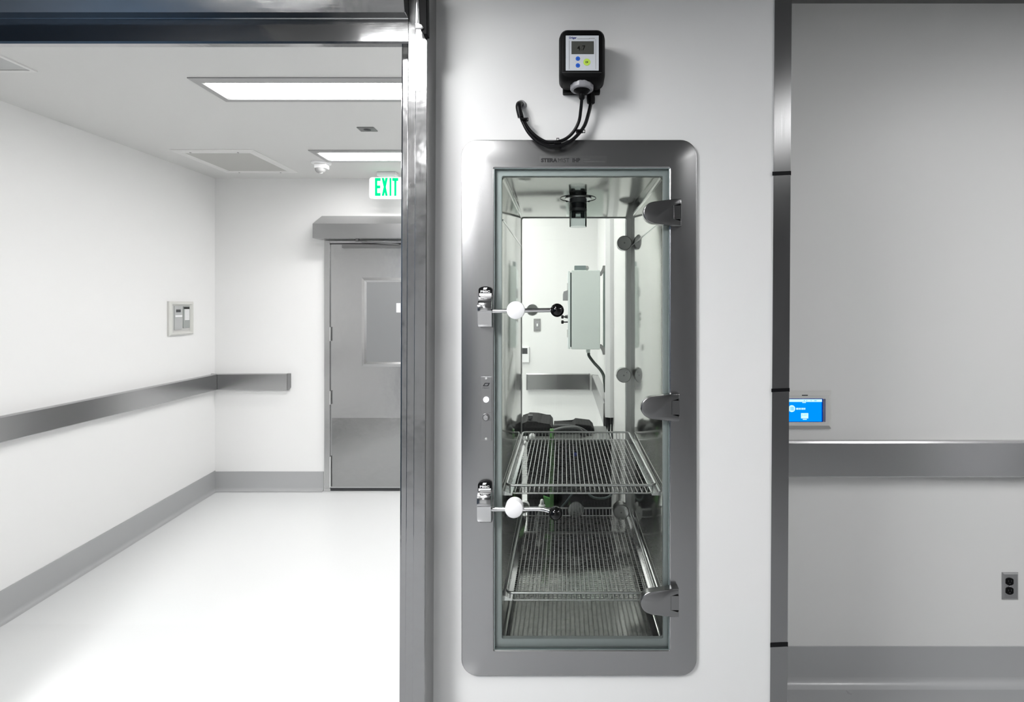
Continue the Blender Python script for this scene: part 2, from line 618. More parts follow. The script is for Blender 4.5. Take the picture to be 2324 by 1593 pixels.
# sensor on the jamb, cut by the top of the picture
sen = thing('door_sensor', (X(958, 1.59), 1.603, Z(80, 1.603)), 'black door sensor with a white lens at the top of the doorway jamb', 'sensor')
bm = newbm()
o = [(948, -60), (969, -60), (970, 78), (961, 79), (956, 70), (951, 58)]
prism(bm, [(X(a, 1.575), Z(b, 1.575)) for a, b in o], 'y', 1.575, 1.6025, 0.003)
mesh_obj('cover', bm, black_m, sen)
bm = newbm()
o = [(942.5, 54), (948, 53), (957, 57), (960, 62), (957, 65), (944, 65)]
prism(bm, [(X(a, 1.57), Z(b, 1.57)) for a, b in o], 'y', 1.566, 1.5755, 0.0015)
prism(bm, [(X(a, 1.57), Z(b, 1.57)) for a, b in [(944.5, 10), (947, 2), (949, 40), (948, 54), (943.5, 54)]], 'y', 1.568, 1.5755, 0.0006)
mesh_obj('lens', bm, white_pl, sen, 40)

# corner guard on the right edge of the pier + tape
cg = thing('corner_guard', (X(1772, D1), D1, 0), 'tall narrow steel corner guard on the right edge of the white pier', 'corner guard')
bm = newbm()
Dg = D1 - 0.003
def gx(p, z):
    t = (PY - (z - EYE) * F / Dg) / H_
    return X(p - 10.5 * t, Dg)
prism(bm, [(gx(1758.5, 0), 0), (gx(1797, 0), 0), (gx(1797, ZN), ZN - 0.002), (gx(1758.5, ZN), ZN - 0.002)], 'y', Dg, D1 - 0.0002)
mesh_obj('face_leg', bm, st_guard, cg)
bm = newbm()
prism(bm, [(gx(1795.6, 0) + 0.0006, 0), (gx(1797, 0), 0), (gx(1797, ZN), ZN - 0.002), (gx(1795.6, ZN) + 0.0006, ZN - 0.002)], 'y', D1 - 0.0002, D1 + 0.055)
mesh_obj('side_leg', bm, st_guard, cg)
for py, wd, l in ((393, 9, 'black tape band high on the steel corner guard, above the touch screen'),
                  (885, 8, 'black tape band on the steel corner guard level with the top of the touch screen'),
                  (1463, 10, 'black tape band low on the steel corner guard near the skirting')):
    t = py / H_
    xa, xb = 1755 - 7.5 * t, 1797 - 10.5 * t
    bm = newbm()
    Dt = Dg - 0.0012
    prism(bm, [(X(xa, Dt), Z(py + wd / 2 + 1, Dt)), (X(xb + 1, Dt), Z(py + wd / 2 - 1, Dt)), (X(xb + 1, Dt), Z(py - wd / 2 - 0.5, Dt)), (X(xa, Dt), Z(py - wd / 2 + 1, Dt))], 'y', Dt, Dg - 0.0002)
    zc = Z(py, Dt)
    h = wd / 2 / F * Dt
    box(bm, X(xb, Dt), X(xb, Dt) + 0.0016, Dt + 0.0004, D1 + 0.058, zc - h, zc + h)
    tag(mesh_obj('tape_band', bm, black_rub, None, None, (X(1775, Dt), Dt, zc)), l, 'tape', 'tape bands on the corner guard')


# ================================================================== CORRIDOR CEILING FITTINGS
def troffer(x0, x1, y0, y1, z, label, mat, group, trim=0.045, near=1.4):
    t = thing('ceiling_light', ((x0 + x1) / 2, (y0 + y1) / 2, z), label, 'ceiling light', group)
    bm = newbm()
    def l(i, zz): return [(x0 + i, y0 + i, zz), (x1 - i, y0 + i, zz), (x1 - i, y1 - i, zz), (x0 + i, y1 - i, zz)]
    def l2(i, zz): return [(x0 + i, y0 + i * near, zz), (x1 - i, y0 + i * near, zz), (x1 - i, y1 - i, zz), (x0 + i, y1 - i, zz)]
    loft(bm, [l(0, z), l(0, z - 0.006), l2(trim * 0.8, z - 0.008), l2(trim, z - 0.001), l2(trim, z)], close=True)
    mesh_obj('trim_frame', bm, trim_grey, t)
    bm = newbm(); box(bm, x0 + trim + 0.001, x1 - trim - 0.001, y0 + trim * near + 0.001, y1 - trim - 0.001, z - 0.003, z - 0.0002)
    mesh_obj('diffuser', bm, mat, t)
    return t

yl = [ZC and 1.104 * F / (PY - p) for p in (175, 229, 340, 366)]
troffer(X(424, yl[0]), -0.30, yl[0], yl[1], ZC, 'long lit ceiling panel in the corridor nearest the doorway', lamp_hall, 'corridor ceiling lights')
troffer(X(699, yl[2]), -0.30, yl[2], yl[3], ZC, 'lit corridor ceiling panel farther in, above the exit sign', lamp_hall, 'corridor ceiling lights')
troffer(-0.84, -0.50, 0.60, 1.075, ZC, 'lit ceiling panel in the near room beside the doorway', lamp_near, 'near room ceiling lights', 0.02)
troffer(-1.00, -0.64, -1.35, -0.4, ZC, 'second lit ceiling panel behind the doorway panel in the near room', lamp_mid, 'near room ceiling lights', 0.02)
troffer(-1.30, -0.92, -3.4, -2.5, ZC, 'lit ceiling panel at the back of the near room', lamp_mid, 'near room ceiling lights', 0.02)
troffer(-2.05, -1.45, -0.9, 0.3, ZC, 'added fill light panel beside the navy wall of the near room', lamp_fill, 'near room ceiling lights', 0.02)  # unseen fill added to lift the pier, clear of the steel reflections
troffer(1.48, 1.92, -1.05, -0.1, ZN, 'dim ceiling panel in the raised part of the near room ceiling', lamp_dim, 'near room ceiling lights', 0.02)
troffer(2.35, 2.95, -0.1, 1.1, ZN, 'added fill light panel on the right of the near room', lamp_side_fill, 'near room ceiling lights', 0.02)  # unseen fill added to brighten the recess wall

# vent grille
vy0, vy1 = 1.104 * F / (PY - 340), 1.104 * F / (PY - 389.5)
vx0, vx1 = X(391, vy0), X(572, vy0)
t = thing('ceiling_vent', ((vx0 + vx1) / 2, (vy0 + vy1) / 2, ZC), 'square perforated air vent in the corridor ceiling near the left wall', 'vent')
def sq(i, zz): return [(vx0 + i, vy0 + i, zz), (vx1 - i, vy0 + i, zz), (vx1 - i, vy1 - i, zz), (vx0 + i, vy1 - i, zz)]
bm = newbm(); loft(bm, [sq(-0.012, ZC), sq(-0.012, ZC - 0.004), sq(0.0, ZC - 0.012), sq(0.035, ZC - 0.014), sq(0.045, ZC - 0.006), sq(0.045, ZC)], close=True)
mesh_obj('frame', bm, vent_fr, t)
bm = newbm(); box(bm, vx0 + 0.045, vx1 - 0.045, vy0 + 0.045, vy1 - 0.045, ZC - 0.006, ZC - 0.0003)
mesh_obj('grille', bm, vent_m, t)
for sx in (0.2, 0.8):
    for yy in (vy0 + 0.022, vy1 - 0.022):
        bm = newbm(); lathe(bm, (vx0 + (vx1 - vx0) * sx, yy, ZC - 0.0155), 'z', [(0, 0.006), (0.003, 0.007)], 10)
        mesh_obj('screw', bm, st_dark, t)
# concealed sprinkler plate
sy0, sy1 = 1.104 * F / (PY - 288), 1.104 * F / (PY - 297)
t = thing('sprinkler_plate', (X(832, sy0), sy0, ZC), 'small dark square plate in the corridor ceiling between the two lights', 'sprinkler')
bm = newbm(); box(bm, X(809, sy0), X(848, sy0), sy0, sy1, ZC - 0.006, ZC - 0.0003, 0.002)
mesh_obj('cover_plate', bm, st_dark, t)
bm = newbm(); lathe(bm, ((X(809, sy0) + X(848, sy0)) / 2, (sy0 + sy1) / 2, ZC - 0.008), 'z', [(0, 0.02), (0.003, 0.024)], 20)
mesh_obj('disc', bm, dark_grey, t, 40)
# access hatch
hy = 1.104 * F / (PY - 161)
hx = X(86, hy)
t = thing('access_hatch', (hx - 0.25, hy - 0.3, ZC), 'flat white access hatch in the corridor ceiling above the left wall', 'ceiling hatch')
bm = newbm()
def hq(i, zz): return [(hx - 0.50 + i, hy - 0.60 + i, zz), (hx - i, hy - 0.60 + i, zz), (hx - i, hy - i, zz), (hx - 0.50 + i, hy - i, zz)]
loft(bm, [hq(0, ZC), hq(0, ZC - 0.007), hq(0.018, ZC - 0.007), hq(0.018, ZC)], close=True)
mesh_obj('frame', bm, vent_fr, t)
bm = newbm(); box(bm, hx - 0.48, hx - 0.02, hy - 0.58, hy - 0.02, ZC - 0.003, ZC - 0.0003)
mesh_obj('lid', bm, plain('hatch_paint', (0.52, 0.53, 0.53), 0.6), t)

# ceiling strobe
dy = 4.10
c = Vector((X(729, dy), dy, ZC))
t = thing('ceiling_strobe', c, 'small white ceiling strobe with a clear lens left of the exit sign', 'alarm strobe')
bm = newbm(); lathe(bm, c, 'z', [(-0.014, 0.060), (-0.010, 0.072), (-0.0003, 0.074)], 28)
mesh_obj('base', bm, white_pl, t, 40)
bm = newbm(); box(bm, c.x - 0.042, c.x + 0.05, c.y - 0.035, c.y + 0.035, c.z - 0.050, c.z - 0.014, 0.006)
mesh_obj('body', bm, white_pl, t)
bm = newbm(); lathe(bm, (c.x - 0.004, c.y - 0.005, c.z - 0.095), 'z', [(0.012, 0.014), (0.018, 0.028), (0.032, 0.038), (0.045, 0.040)], 24)
mesh_obj('lens', bm, plain('strobe_lens', (0.38, 0.38, 0.38), 0.2), t, 40)
bm = newbm()
tube(bm, smooth_path([(c.x - 0.02, c.y, c.z - 0.05), (c.x - 0.012, c.y - 0.01, c.z - 0.08), (c.x + 0.01, c.y - 0.01, c.z - 0.083), (c.x + 0.018, c.y, c.z - 0.05)]), 0.005, 8)
mesh_obj('flash_tube', bm, lt_grey, t, 60)

# exit sign
De = 4.40
t = thing('exit_sign', (X(878, De), De, ZC), 'lit green and white EXIT sign hung from the corridor ceiling', 'exit sign')
bm = newbm(); box(bm, X(856, De), X(900, De), De - 0.02, De + 0.06, Z(399.5, De), ZC - 0.0003, 0.006)
mesh_obj('canopy', bm, white_pl, t)
bm = newbm()
loft(bm, [lp(rrect(X(838, De), X(919, De), Z(450.5, De), Z(402, De), 0.022, 5), y) for y in (De, De + 0.03)], True, True)
bmesh.ops.bevel(bm, geom=[e for e in bm.edges if len({round(v.co.y, 4) for v in e.verts}) == 1], offset=0.003, segments=2, affect='EDGES')
mesh_obj('panel', bm, acrylic, t)
bm = newbm(); box(bm, X(862, De), X(894, De), De + 0.005, De + 0.03, Z(402, De) - 0.002, Z(399, De))
mesh_obj('mounting_stem', bm, white_pl, t)
for ch, a, b in (('E', 851, 863), ('X', 866.5, 880), ('I', 884, 888), ('T', 890.5, 903.5)):
    bm = newbm()
    if ch == 'E':
        for pa, pb, qa, qb in ((851, 856, 404, 444.5), (851, 863.5, 404, 410.5), (851, 863, 421, 427.5), (851, 863.5, 438, 444.5)):
            pbox(bm, pa, pb, qa, qb, De - 0.002, De - 0.0003)
    elif ch == 'I':
        pbox(bm, a, b, 404, 444.5, De - 0.002, De - 0.0003)
    elif ch == 'T':
        pbox(bm, a, b, 404, 410.5, De - 0.002, De - 0.0003)
        pbox(bm, 894.8, 899.5, 404, 444.5, De - 0.002, De - 0.0003)
    else:
        for q in ([(866.5, 404), (871.5, 404), (880, 444.5), (875, 444.5)], [(875, 404), (880, 404), (871.5, 444.5), (866.5, 444.5)]):
            prism(bm, [(X(p, De), Z(qq, De)) for p, qq in q], 'y', De - 0.002, De - 0.0003)
    mesh_obj('letter', bm, exit_em, t)

# ================================================================== END WALL
# steel door
d = thing('door_1', (X(868, DE), DE, ZE), 'grey steel door with a tall window and kick plate in the end wall', 'door', None, 'structure')
g = 0.0004
bm = newbm()
Df = DE - 0.035
def fr(bm, pa, pb, qa, qb, Da, Db, bev=0.003): return pbox(bm, pa, pb, qa, qb, Da, Db, bev)
fr(bm, 735.5, 748.5, 546, 1109, Df, DE - g)
fr(bm, 990, 1004, 546, 1109, Df, DE - g)
fr(bm, 748.6, 989.9, 545.5, 552, Df, DE - g)
mesh_obj('door_frame', bm, st_door, d)
bm = newbm()
Dl = DE - 0.022
fr(bm, 750, 988.5, 554, 1107.5, Dl, DE - g, 0.002)
leaf = mesh_obj('door_leaf', bm, st_door, d)
bm = newbm(); box(bm, X(748, Dl), X(990, Dl), DE - 0.006, DE - g, ZE, Z(552, Dl))
mesh_obj('shadow_gap', bm, dark_grey, d)  # dark sheet standing in for the shade in the gap round the leaf
bm = newbm(); fr(bm, 753, 985, 949, 1105, Dl - 0.003, Dl - g, 0.001)
mesh_obj('kick_plate', bm, steel('steel_kick', 0.38, 0.18, (120, 3, 3), 0.03, patch=0.05), d)
# vision panel
wx0, wx1, wz0, wz1 = X(822, Dl), X(946, Dl), Z(832, Dl), Z(630, Dl)
bm = newbm()
def wl(i, y): return [(wx0 + i, y, wz0 + i), (wx1 - i, y, wz0 + i), (wx1 - i, y, wz1 - i), (wx0 + i, y, wz1 - i)]
loft(bm, [wl(0, Dl - g), wl(0, Dl - 0.012), wl(0.024, Dl - 0.016), wl(0.040, Dl - 0.004), wl(0.040, Dl - g)], close=True)
wf = mesh_obj('window_frame', bm, st_door, d)
bm = newbm(); box(bm, wx0 + 0.038, wx1 - 0.038, Dl - 0.0035, Dl - g, wz0 + 0.038, wz1 - 0.038)
mesh_obj('pane', bm, win_m, wf)
bm = newbm(); pbox(bm, 899.5, 909, 688, 709, Dl - 0.0045, Dl - 0.0037)
mesh_obj('notice_card', bm, white_pl, wf)
for qa, qb in ((742, 774), (887, 918), (1036, 1106)):
    bm = newbm(); tube(bm, [P(749.2, qa, Df - 0.003), P(749.2, qb, Df - 0.003)], 0.0075, 10)
    mesh_obj('hinge', bm, st_bright, d, 50)
bm = newbm(); fr(bm, 776, 980, 555.5, 562.5, Dl - 0.02, Dl - g, 0.001)
mesh_obj('closer_track', bm, st_dark, d)

# door operator cover above the door
t = thing('door_operator', (X(860, DE), DE, Z(545, DE)), 'long steel door operator cover with a sloping top above the far steel door', 'door operator')
bm = newbm()
yf = DE - 0.17
pr = [(DE - g, Z(490, DE)), (yf, Z(507.5, yf)), (yf, Z(540.5, yf)), (DE - g, Z(545, DE))]
prism(bm, pr, 'x', X(709, yf), 0.02 - 1.0, 0.003)
mesh_obj('cover', bm, st_rail, t)
bm = newbm(); pbox(bm, 807, 813, 541, 548, yf + 0.06, yf + 0.09, 0.001)
tube(bm, [P(810, 547, yf + 0.07), P(905, 555, DE - 0.06)], 0.006, 8)
mesh_obj('operator_arm', bm, st_dark, t)


# handrails
def rail(name, p0, p1, wall_n, z0, z1, label, grp, ends=(True, True)):
    """flat-faced crash rail from p0 to p1 on a wall whose outward normal is wall_n."""
    p0, p1, n = Vector(p0), Vector(p1), Vector(wall_n)
    t = thing(name, (p0 + p1) / 2 + Vector((0, 0, z0)), label, 'handrail', grp)
    h = z1 - z0
    pr = [(0.0005, z0 + 0.018), (0.030, z0 + 0.004), (0.048, z0), (0.055, z0 + 0.006), (0.055, z1 - 0.008), (0.049, z1), (0.030, z1 - 0.002), (0.0005, z1 - 0.006)]
    bm = newbm()
    dz0, dz1 = p0.z, p1.z
    loft(bm, [[tuple(Vector((q.x, q.y, 0)) + n * a + Vector((0, 0, b + q.z))) for a, b in pr] for q in (p0, p1)], True, True)
    mesh_obj('rail_body', bm, st_rail, t)
    d_ = (p1 - p0).normalized()
    for q, s, on in ((p0, -1, ends[0]), (p1, 1, ends[1])):
        if not on: continue
        bm = newbm()
        a0 = q - d_ * s * 0.008
        loft(bm, [[tuple(Vector((w.x, w.y, 0)) + n * (a + 0.0015) + Vector((0, 0, b + w.z + (0.0015 if b > (z0 + z1) / 2 else -0.0015)))) for a, b in pr] for w in (a0, q + d_ * s * 0.002)], True, True)
        mesh_obj('end_cap', bm, st_dark, t)
    return t

zt, zb = EYE - 0.592, EYE - 0.735
rail('handrail', (XL, D1 + 0.15, 0.0), (XL, DE - 0.058, 0), (1, 0, 0), zb, zt, 'long steel handrail along the left corridor wall', 'corridor handrails', (False, False))
rail('handrail', (XL, DE, 0), (X(653, DE - 0.055), DE, 0), (0, -1, 0), zb, zt, 'short steel handrail turning onto the end wall beside the steel door', 'corridor handrails', (False, True))
rail('handrail', (X(1195, DE - 0.055), DE, 0), (X(1338, DE - 0.055), DE, 0), (0, -1, 0), zb, zt, 'dark steel handrail on the end wall seen through the glass cabinet', 'corridor handrails')
rail('handrail', (XR, 3.20, 0), (XR, DE - 0.12, 0), (-1, 0, 0), zb, zt, 'steel handrail on the corridor wall beside the white raceway, seen through the glass', 'corridor handrails')
zt2, zb2 = Z(995, D2), Z(1075, D2) + 0.0
rail('handrail', (0.745, D2, 0), (3.19, D2, 0), (0, -1, 0), zb2, zt2, 'wide steel handrail across the recessed wall under the touch screen', 'recess handrail', (False, False))

# intercom on the left wall
ya, yb = 3.04 * F / (PX - 379), 3.04 * F / (PX - 434)
za, zb_ = EYE + 0.028, EYE - 0.238
t = thing('intercom_panel', (XL, (ya + yb) / 2, zb_), 'grey intercom panel with a button strip on the left corridor wall', 'intercom')
def iq(u, v): return ya + (yb - ya) * u, za + (zb_ - za) * v
def ibox(bm, u0, u1, v0, v1, x0, x1, bev=0.0):
    a, b = iq(u0, v0); c_, d_ = iq(u1, v1)
    return box(bm, XL + x0, XL + x1, a, c_, d_, b, bev)
bm = newbm()
def il(i, x): 
    return [(XL + x, ya + i, zb_ + i), (XL + x, yb - i, zb_ + i), (XL + x, yb - i, za - i), (XL + x, ya + i, za - i)]
loft(bm, [il(0, g), il(0, 0.016), il(0.010, 0.026), il(0.022, 0.026), il(0.032, 0.012), il(0.032, g)], close=True)
mesh_obj('surround', bm, ivory, t)
bm = newbm(); ibox(bm, 0.1, 0.9, 0.1, 0.9, g, 0.010)
mesh_obj('back_plate', bm, lt_grey, t)
bm = newbm(); ibox(bm, 0.22, 0.52, 0.14, 0.84, 0.010, 0.016, 0.001)
mo = mesh_obj('handset_module', bm, plain('module_grey', (0.45, 0.46, 0.46), 0.4), t)
bm = newbm(); ibox(bm, 0.28, 0.46, 0.24, 0.32, 0.0161, 0.018)
mesh_obj('display', bm, dark_grey, mo)
bm = newbm(); ibox(bm, 0.23, 0.51, 0.41, 0.465, 0.0161, 0.022, 0.002)
mesh_obj('bar', bm, white_pl, mo)
bm = newbm(); ibox(bm, 0.58, 0.86, 0.14, 0.80, 0.010, 0.015, 0.001)
mo = mesh_obj('keypad_module', bm, plain('keypad_grey', (0.33, 0.35, 0.34), 0.4), t)
bm = newbm(); ibox(bm, 0.60, 0.83, 0.165, 0.225, 0.0151, 0.017)
mesh_obj('display', bm, black_gloss, mo)
for k in range(8):
    bm = newbm(); ibox(bm, 0.63, 0.83, 0.24 + 0.041 * k, 0.274 + 0.041 * k, 0.0151, 0.018, 0.0006)
    mesh_obj('button', bm, white_pl, mo)

# switch plate and thermostat on the end wall, seen through the cabinet
t = thing('switch_plate', (X(1219, DE), DE, Z(752, DE)), 'small steel light switch plate on the end wall, seen through the glass', 'light switch')
bm = newbm(); pbox(bm, 1211, 1227, 723, 752, DE - 0.008, DE - g, 0.003)
mesh_obj('plate', bm, st_rail, t)
bm = newbm(); pbox(bm, 1214, 1224.5, 728.5, 747, DE - 0.010, DE - 0.0081)
mesh_obj('rocker', bm, mid_grey, t)
bm = newbm(); pbox(bm, 1217.5, 1221, 734.5, 740.5, DE - 0.018, DE - 0.0101, 0.001)
mesh_obj('toggle', bm, white_pl, t)
t = thing('wall_thermostat', (X(1193, DE), DE, Z(823, DE)), 'white thermostat with a dark display on the end wall, seen through the glass', 'thermostat')
bm = newbm(); pbox(bm, 1178, 1201, 787, 823, DE - 0.022, DE - g, 0.004)
mesh_obj('case', bm, white_pl, t)
bm = newbm(); pbox(bm, 1181, 1197, 790, 803, DE - 0.0235, DE - 0.0221)
mesh_obj('display', bm, dark_grey, t)


# ================================================================== RECESS WALL FITTINGS
t = thing('touch_screen', (X(1827, D2), D2, Z(972, D2)), 'wall touch screen with a bright blue display in a pale frame beside the corner guard', 'touch screen')
bm = newbm()
def tl(i, y): return [(X(1769, D2) + i, y, Z(972, D2) + i), (X(1885, D2) - i, y, Z(972, D2) + i), (X(1885, D2) - i, y, Z(886, D2) - i), (X(1769, D2) + i, y, Z(886, D2) - i)]
loft(bm, [tl(0, D2 - g), tl(0, D2 - 0.006), tl(0.018, D2 - 0.024), tl(0.034, D2 - 0.024), tl(0.036, D2 - 0.012)], False, True)
mesh_obj('frame', bm, plain('screen_bezel', (0.62, 0.62, 0.60), 0.35), t)
Ds = D2 - 0.0245
def S(bm, a, b, c_, e, lay=0): return pbox(bm, a, b, c_, e, Ds - 0.0006 * lay, Ds + 0.004 if lay == 0 else Ds - 0.0006 * lay + 0.0004)
bm = newbm(); S(bm, 1787, 1867.5, 904.5, 957.5, 0)
sc = mesh_obj('screen', bm, scr_dark, t)
bm = newbm(); S(bm, 1788, 1865, 912, 956.5, 1)
mesh_obj('blue_field', bm, scr_blue, sc)
bm = newbm(); S(bm, 1788, 1865.5, 906, 912, 1)
mesh_obj('status_bar', bm, scr_white, sc)
bm = newbm(); disc(bm, 1797, 927.3, Ds - 0.0014, 0.0155, 0.0006)
ic = mesh_obj('icon_disc', bm, scr_white, sc)
bm = newbm()
S(bm, 1794, 1796.6, 923, 931.5, 4); S(bm, 1797.4, 1800.5, 923, 931.5, 4); S(bm, 1801, 1801.9, 923.5, 932, 4)
mesh_obj('icon_mark', bm, scr_mid, sc)
for a, b, c_, e in ((1824, 1827, 908, 910.5), (1830, 1832, 908, 910.5), (1840, 1842, 908, 910.5), (1848, 1853.5, 908, 910.5)):
    bm = newbm(); S(bm, a, b, c_, e, 3)
    mesh_obj('status_icon', bm, scr_mid, sc)
bm = newbm(); S(bm, 1818, 1834.5, 937.5, 949.5, 2)
mesh_obj('value_box', bm, scr_white, sc)
bm = newbm(); text_bm(bm, '0.007', (1820, 940), (1832.5, 943.7), Ds - 0.0036, 0.01)
mesh_obj('value_lettering', bm, scr_mid, sc)
for a, b, c_, e in ((1821, 1829, 912.8, 914.4), (1822, 1831, 950.8, 952.6)):
    bm = newbm(); S(bm, a, b, c_, e, 2)
    mesh_obj('caption_line', bm, scr_white, sc)
bm = newbm()
for k, w in enumerate((3.2, 2.4, 2.8, 2.2, 3.0, 2.6, 3.2)):
    S(bm, 1807 + k * 3.0, 1807 + k * 3.0 + w - 0.5, 925.6, 929.6, 2)
mesh_obj('title_lettering', bm, scr_white, sc)
bm = newbm(); pbox(bm, 1820, 1833.5, 896, 898.4, D2 - 0.0246, D2 - 0.0239)
mesh_obj('speaker_slot', bm, dark_grey, t)

t = thing('wall_outlet', (X(2291, D2), D2, Z(1360, D2)), 'steel outlet plate with two black sockets low on the recessed wall', 'outlet')
bm = newbm()
def ol(i, y): return [(X(2273, D2) + i, y, Z(1360, D2) + i), (X(2310, D2) - i, y, Z(1360, D2) + i), (X(2310, D2) - i, y, Z(1298, D2) - i), (X(2273, D2) + i, y, Z(1298, D2) - i)]
loft(bm, [ol(0, D2 - g), ol(0, D2 - 0.002), ol(0.007, D2 - 0.007)], False, True)
mesh_obj('plate', bm, st_frame, t)
for q in (1320, 1341):
    bm = newbm()
    c = P(2292, q, D2 - 0.009)
    r, w = 0.0185, 0.0165
    pts = [(c.x + max(-w, min(w, r * 1.12 * math.cos(2 * PI * k / 32))), c.z + r * 0.92 * math.sin(2 * PI * k / 32)) for k in range(32)]
    prism(bm, pts, 'y', D2 - 0.0095, D2 - 0.0071)
    so = mesh_obj('socket', bm, black_m, t)
    bm = newbm()
    for dx in (-0.0065, 0.0065): box(bm, c.x + dx - 0.001, c.x + dx + 0.001, D2 - 0.0099, D2 - 0.0096, c.z - 0.001, c.z + 0.007)
    lathe(bm, (c.x, D2 - 0.0099, c.z - 0.008), 'y', [(0, 0.0024), (0.0003, 0.0024)], 10)
    mesh_obj('slots', bm, dark_grey, so)
bm = newbm(); disc(bm, 2292, 1330.5, D2 - 0.009, 0.003, 0.002, 10)
mesh_obj('screw', bm, st_bright, t)

# ================================================================== PASS-THROUGH CABINET
DF = 1.702                       # front of the bezel
cab = thing('pass_through_cabinet', (X(1320, D1), D1, Z(1534, D1)), 'tall stainless pass-through cabinet with a glass door set into the white pier', 'cabinet')
ox0, ox1, oz0, oz1 = X(1046.5, DF), X(1582, DF), Z(1534.5, DF), Z(316.5, DF)
ix0, ix1, iz0, iz1 = X(1120.5, DF), X(1520, DF), Z(1476, DF), Z(380.5, DF)
bm = newbm()
R = 0.052
def orr(i): return rrect(ox0 + i, ox1 - i, oz0 + i, oz1 - i, R - i, 8)
def irr(i): return rrect(ix0 - i, ix1 + i, iz0 - i, iz1 + i, 0.004 + i, 8)
loft(bm, [lp(orr(0), D1 - 0.0004), lp(orr(0), DF + 0.004), lp(orr(0.0015), DF + 0.0012), lp(orr(0.005), DF), lp(irr(0.003), DF), lp(irr(0.0), DF + 0.002), lp(irr(0), D1 + 0.022)])
mesh_obj('bezel', bm, st_frame, cab, 25)

# interior liner
DL = 1.738
lx0, lx1, lz0, lz1 = X(1140, DL), X(1503, DL), Z(1447, DL), Z(403, DL)
DR = 2.53
bm = newbm()
def lr(i=0.0): return rrect(lx0 + i, lx1 - i, lz0 + i, lz1 - i, 0.012, 4)
fl = rrect(ix0 + 0.0005, ix1 - 0.0005, iz0 + 0.0005, iz1 - 0.0005, 0.004, 4)
loft(bm, [lp(fl, DL - 0.001), lp(lr(-0.004), DL - 0.001), lp(lr(-0.001), DL), lp(lr(0), DL + 0.004), lp(lr(0), DR)])
mesh_obj('liner', bm, st_liner, cab, 30)
# bead along both side walls near the top
for nm, xx in (('side_bead', lx0 + 0.0015), ('side_bead', lx1 - 0.0015)):
    bm = newbm(); tube(bm, [(xx, DL + 0.002, Z(499, DL)), (xx, DR - 0.01, Z(499, DL))], 0.0025, 8)
    mesh_obj(nm, bm, st_bright, cab, 60)
# inner wire lip of the opening
bm = newbm()
pth = [(p[0], DL - 0.001, p[1]) for p in rrect(lx0 - 0.003, lx1 + 0.003, lz0 - 0.003, lz1 + 0.003, 0.014, 5)]
pth.append(pth[0])
tube(bm, pth, 0.0026, 8, False)
mesh_obj('opening_lip', bm, st_liner, cab, 60)
# gasket
bm = newbm()
go = rrect(X(1124, 1.722), X(1518, 1.722), Z(1473, 1.722), Z(383.5, 1.722), 0.004, 4)
gi = rrect(X(1138.5, 1.722), X(1505, 1.722), Z(1449.5, 1.722), Z(399, 1.722), 0.006, 4)
gm = [((a[0] + b[0]) / 2, (a[1] + b[1]) / 2) for a, b in zip(go, gi)]
loft(bm, [lp(go, 1.7365), lp(go, 1.722), lp(gm, 1.719), lp(gi, 1.722), lp(gi, 1.7365)], close=True)
mesh_obj('gasket', bm, gasket_m, cab, 40)
# glass door
bm = newbm()
gx0, gx1, gz0, gz1 = X(1122, 1.706), X(1518.5, 1.706), Z(1474.5, 1.706), Z(382, 1.706)
box(bm, gx0, gx1, 1.706, 1.716, gz0, gz1)
door = mesh_obj('glass_door', bm, glass_front, cab)
bm = newbm()
ring(bm, rrect(gx0 - 0.0006, gx1 + 0.0006, gz0 - 0.0006, gz1 + 0.0006, 0.001, 2), rrect(gx0 + 0.0012, gx1 - 0.0012, gz0 + 0.0012, gz1 - 0.0012, 0.001, 2), 1.7056, 1.7164)
mesh_obj('glass_edge', bm, plain('glass_edge_green', (0.30, 0.36, 0.36), 0.2), door)

# rear frame, rear glass door
bm = newbm()
bx0, bx1, bz0, bz1 = lx0 + 0.003, 0.302, lz0 + 0.004, lz1 - 0.004
ring(bm, rrect(lx0 - 0.05, lx1 + 0.04, lz0 - 0.06, lz1 + 0.06, 0.02, 4), rrect(bx0, bx1, bz0, bz1, 0.008, 4), DR + 0.0005, DR + 0.014)
mesh_obj('rear_frame', bm, st_rear, cab)
bm = newbm(); box(bm, bx0 - 0.02, bx1 + 0.012, DR + 0.016, DR + 0.022, bz0 - 0.02, bz1 + 0.02)
rd = mesh_obj('rear_glass_door', bm, glass_rear, cab)
for q in (703, 1152):
    bm = newbm(); c = P(1208 if q < 900 else 1188, q, DR + 0.022)
    lathe(bm, c, 'y', [(0.0003, 0.027), (0.003, 0.029), (0.022, 0.029), (0.025, 0.026)], 28)
    mesh_obj('stop_disc', bm, white_pl, rd, 40)
# clamp knobs of the rear hinges, and the port in the rear glass
for px, py, rr in ((1419, 551, 0.034), (1416, 852, 0.034), (1410, 1163, 0.036)):
    bm = newbm(); c = P(px, py, DR - 0.075)
    c.x = min(c.x, lx1 - rr * 0.55 - 0.022)
    lathe(bm, c, 'y', [(0, 0.003), (0.0006, rr * 0.93), (0.003, rr), (0.05, rr), (0.054, rr * 0.6), (0.0905, rr * 0.6)], 8 if py > 2000 else 24)
    k_ = mesh_obj('hinge_knob', bm, st_knob, rd, 30)
    bm = newbm(); lathe(bm, (c.x, c.y - 0.001, c.z), 'y', [(0, 0.004), (0.002, 0.004)], 10)
    mesh_obj('screw', bm, st_dark, k_)
bm = newbm(); c = P(1307, 1157, DR - 0.05)
lathe(bm, c, 'y', [(0, 0.002), (0.001, 0.036), (0.004, 0.039), (0.0655, 0.039)], 28)
mesh_obj('port_cap', bm, st_bright, rd, 30)

